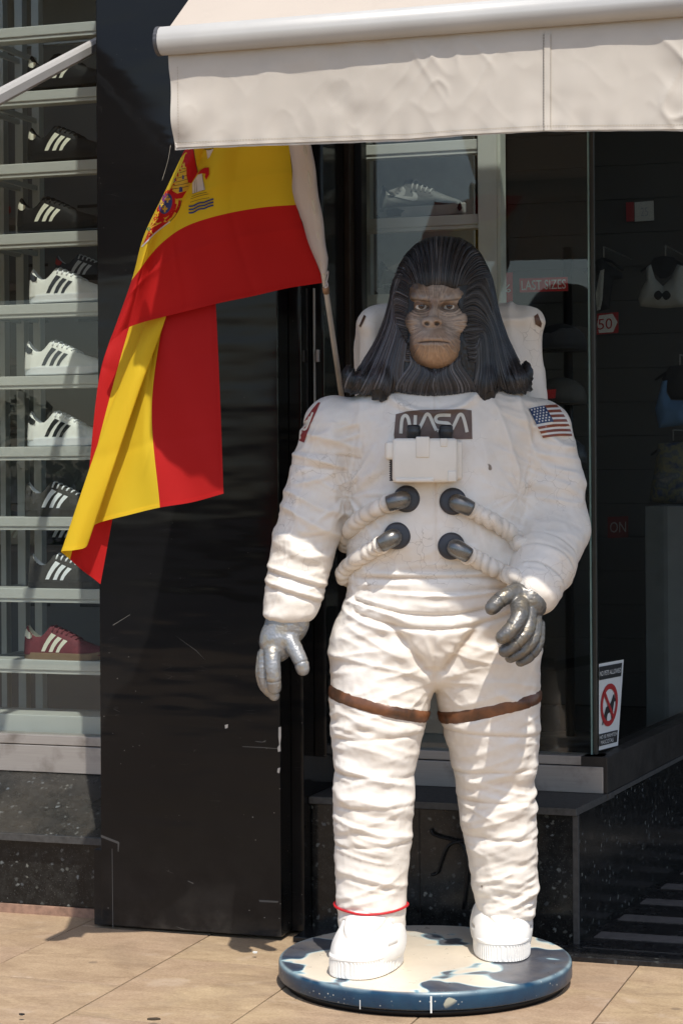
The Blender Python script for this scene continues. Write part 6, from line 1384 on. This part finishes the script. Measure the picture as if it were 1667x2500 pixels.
puff('back_lining', [ZR(*p) for p in ((1000, 390), (1030, 340), (1090, 325), (1160, 335), (1195, 385), (1165, 430), (1110, 470), (1070, 470), (1030, 430))], 8.36, .02, M_CLB, b_); hanger(planeW(8.3)(*ZR(1090, 330)), .10, 8.34, b_)
b_ = thing('sports_bra', 'black sports bra with a pale strap, next to the white one', 'bra', planeW(8.25)(*ZR(700, 680)))
puff('front', [ZR(*p) for p in ((665, 350), (700, 338), (740, 380), (825, 430), (840, 470), (775, 480), (760, 560), (750, 660), (690, 680), (665, 670), (640, 600))], 8.25, .03, M_CLB, b_); puff('strap', [ZR(*p) for p in ((690, 420), (716, 412), (710, 500), (705, 600), (690, 670), (668, 675), (664, 560))], 8.20, .01, M_CLW, b_); hanger(planeW(8.25)(*ZR(700, 340)), .08, 8.27, b_)
b_ = thing('sports_bra', 'blue sports bra hanging lower down at the right edge', 'bra', planeW(8.3)(*ZR(1130, 1420)))
puff('front', [ZR(*p) for p in ((1085, 1125), (1118, 1120), (1112, 1200), (1140, 1245), (1240, 1250), (1260, 1400), (1065, 1425), (1040, 1300), (1060, 1230))], 8.3, .03, M_CLBL, b_); puff('back_lining', [ZR(*p) for p in ((1085, 1110), (1130, 1030), (1240, 1020), (1250, 1240), (1145, 1240), (1120, 1195))], 8.36, .02, M_CLB, b_); hanger(planeW(8.3)(*ZR(1180, 1030)), .10, 8.35, b_)
k = NB('floral_print'); v = k.coord(kind='World'); k.set(Base_Color=k.ramp(k.noise(v, 22, 3), [(.35, (.03, .05, .12)), (.5, (.22, .20, .10)), (.6, (.08, .10, .14)), (.7, (.25, .24, .20))]), Roughness=.85); M_FLOR = k.m
b_ = thing('shorts', 'dark patterned shorts hanging above the white plinth', 'shorts', planeW(8.3)(*ZR(1110, 1900))); puff('cloth', [ZR(*p) for p in ((1060, 1520), (1240, 1510), (1270, 1900), (1110, 1905), (1000, 1890), (1035, 1700))], 8.3, .04, M_FLOR, b_); hanger(planeW(8.3)(*ZR(1140, 1515)), .09, 8.34, b_)
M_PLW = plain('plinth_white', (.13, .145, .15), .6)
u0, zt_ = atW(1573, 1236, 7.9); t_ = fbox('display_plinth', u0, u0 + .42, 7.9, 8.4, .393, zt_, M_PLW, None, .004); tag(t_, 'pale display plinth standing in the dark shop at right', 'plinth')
cap_ = thing('cap_stand', 'black stand of caps in the shop behind the backpack', 'stand', planeW(7.6)(1370, 1000)); c0 = planeW(7.6)(1370, 1000)
u, _, z = toF(c0); tube('pole', [FW(u, 7.72, .393), FW(u, 7.72, 2.25)], .018, M_DARK, cap_); lathe('foot', [(0, .02), (.16, .02), (.17, .0)], FW(u, 7.72, .393), M_DARK, cap_, 32)
for k, (dz, col) in enumerate(((.22, 'knit_black'), (.02, 'knit_black'), (-.20, 'knit_black'))):
    zc_ = z + dz; cp = lathe('cap', [(.10, 0), (.102, .03), (.09, .065), (.06, .09), (.02, .102), (0, .103)], FW(u - .02, 7.66, zc_), [M_CLB, SM['dark'], SM['slate']][k], cap_, 28); prism('peak', [FW(u - .02 + .085 * math.cos(a), 7.66 - .07 + .085 * math.sin(a) * 1.0, zc_ + .004) for a in np.linspace(math.pi, 2 * math.pi, 12)], (0, 0, .005), M_CLB, cp); tube('peg', [FW(u - .02, 7.66, zc_ + .09), FW(u, 7.72, zc_ + .09)], .006, M_DARK, cap_)
sign('sale_sign', 'small red tag on the cap stand behind the shoulder', ((1326, 952), (1356, 950), (1354, 972), (1330, 973)), 7.5, None, M_SRED, M_SWHT, (.12, .9, .3, .75))

# ---- NO PETS sticker on the side glass
def planeS(off):
    def fn(px, py):
        d = ray(px, py); ku, kw = d.x * _c - d.y * _s, d.x * _s + d.y * _c; t = (off - 1.303 - RC * 6.064) / (ku - RC * kw); return CAMP + d * t
    return fn
q4 = ((1461, 1621), (1521, 1610), (1507, 1820), (1461, 1832)); stk = thing('window_sticker', 'white NO PETS ALLOWED sticker low on the corner glass', 'sticker', quadfn(q4, planeS(-.0255))(.5, 1))
fS = quadfn(q4, planeS(-.0262)); qprism('sheet', fS, SQ, M_SWHT, stk, tuple(Vector((_c, -_s, 0)) * .0006)); f2, f3 = quadfn(q4, planeS(-.0235)), quadfn(q4, planeS(-.0225))
qprism('top_band', f2, ((.02, .035), (.95, .035), (.95, .19), (.02, .19)), M_SBLK, stk); textquad('lettering', 'NO PETS ALLOWED', inset(f3, .04, .93, .09, .145), M_SWHT, stk)
qprism('bottom_band', f2, ((.02, .815), (.95, .815), (.95, .955), (.02, .955)), M_SBLK, stk); textquad('lettering', 'NO SE PERMITEN', inset(f3, .04, .92, .835, .875), M_SWHT, stk); textquad('lettering', 'MASCOTAS', inset(f3, .1, .75, .895, .94), M_SWHT, stk)
n = 48; ring = []; rf = []
for rr_ in (.40, .30):
    for i in range(n): a = 2 * math.pi * i / n; ring.append(f2(.48 + rr_ * math.cos(a) * .98, .50 + rr_ * math.sin(a) * .62))
addmesh('prohibition_ring', ring, [(i, n + i, n + (i + 1) % n, (i + 1) % n) for i in range(n)], M_SRED, stk, False)
f2b = quadfn(q4, planeS(-.0238)); dog = ((.66, .385), (.70, .40), (.72, .43), (.78, .445), (.77, .47), (.70, .475), (.68, .53), (.66, .58), (.66, .66), (.60, .665), (.60, .585), (.52, .585), (.42, .60), (.38, .65), (.40, .70), (.32, .705), (.30, .65), (.22, .69), (.20, .72), (.16, .715), (.20, .66), (.28, .58), (.34, .52), (.50, .50), (.58, .46), (.62, .42))
V2_ = [Vector(p) for p in dog]; r = delaunay_2d_cdt(V2_, [(i, (i + 1) % len(dog)) for i in range(len(dog))], [], 1, 1e-6); addmesh('dog_silhouette', [f2b(*p) for p in r[0]], [tuple(f)[::-1] for f in r[2]], M_SBLK, stk, False)
qprism('prohibition_bar', f3, ((.20, .34), (.26, .31), (.76, .66), (.70, .69)), M_SRED, stk)

# ---- chips and scuffs on the column
M_CHIP = plain('bare_paint_chip', (.52, .50, .46), .8); pC = planeW(5.9042)
M_SCR = plain('faint_scratch', (.10, .098, .09), .8)
for q_, poly in enumerate((((549, 1770), (557, 1768), (556, 1777), (550, 1779)), ((680, 1776), (686, 1774), (686, 1800), (684, 1815), (685, 1834), (679, 1836), (677, 1826), (682, 1818), (680, 1800)), ((622, 1809.5), (640, 1811), (649, 1807), (648, 1811.5), (641, 1812.5), (628, 1811.5)), ((592, 1822), (640, 1824), (678, 1827), (678, 1828.5), (640, 1826), (592, 1823.4)), ((632, 2197), (680, 2200), (678, 2204), (634, 2202)), ((678, 1876), (684, 1874), (682, 1888), (677, 1886)), ((459, 2150), (473, 2156), (472, 2158), (459, 2152)), ((247, 2038), (290, 2055), (292, 2058), (290, 2080), (288, 2078), (288, 2060), (247, 2044)), ((273.5, 2072), (275, 2072), (277, 2265), (275.5, 2265)), ((275, 1526), (318, 1500), (318, 1501.2), (277, 1527)), ((430, 1553), (480, 1588), (502, 1612), (479, 1589)))):
    prism('paint_chip', [pC(*q) for q in poly], tuple(Vector((_s, _c, 0)) * .0015), M_CHIP if q_ in (0, 1, 5) else M_SCR, shop)
# ---- small things on the pavement and by the plinth
def cable(pts, lb, w=6.052): return tag(addmesh('cable', *tube_data([Vector(p) for p in spline([planeW(w)(*p) for p in pts], 30)], .0042, 7), M_DARK), lb, 'cable')
cable(((1050, 2024), (1056, 2036), (1076, 2044), (1100, 2050), (1128, 2064), (1140, 2120), (1130, 2220)), 'black cable end looping out of the granite behind the legs'); cable(((1130, 2052), (1098, 2062), (1084, 2082), (1074, 2110), (1066, 2132), (1052, 2136)), 'thin black cable drooping between the statue\'s legs')
def litter(px, py, size, mat, lb, seed):
    r_ = random.Random(seed); c0 = atZ(px, py, .0135); n = 9
    o = prism('litter', [c0 + Vector((size * r_.uniform(.5, 1) * math.cos(2 * math.pi * i / n), size * .6 * r_.uniform(.5, 1) * math.sin(2 * math.pi * i / n), .0015 * r_.random())) for i in range(n)], (0, 0, .004), mat); return tag(o, lb, 'litter')
litter(624, 2327, .010, M_SWHT, 'white scrap on the pavement by the column foot', 1); litter(376, 2490, .018, plain('leaf', (.05, .035, .02), .9), 'dark dry leaf on the paving at the bottom edge', 2); litter(55, 2479, .010, M_SBLK, 'black scrap on the paving near the left corner', 3)

# ---- the street behind the photographer, seen only as reflections
M_ASPH = plain('asphalt', (.045, .045, .047), .85, 0, .2, 8)
tag(addmesh('road', [FW(-300, -300, .003), FW(300, -300, .003), FW(300, -1.2, .003), FW(-300, -1.2, .003)], [(0, 1, 2, 3)], M_ASPH, smooth=False), kind='structure')
hv, hf = [], []; rg = np.random.default_rng(5)
for i in range(16000):
    u = rg.uniform(-45, 45); w = rg.uniform(-25, -23); z = rg.uniform(0, 1.9 + .7 * math.sin(u * .6) + .4 * math.sin(u * 1.9)); c = np.array(FW(u, w, max(.05, z))); a = rg.normal(size=3); a /= np.linalg.norm(a); b = np.cross(a, rg.normal(size=3)); b /= np.linalg.norm(b); k = len(hv)
    hv += [c - a * .15, c + b * .10, c + a * .15, c - b * .10]; hf.append((k, k + 1, k + 2, k + 3))
tag(addmesh('hedge', hv, hf, plain('hedge_leaf', (.05, .075, .03), .7, 0, .4, 2), smooth=False), 'hedge across the road', 'hedge', kind='stuff')
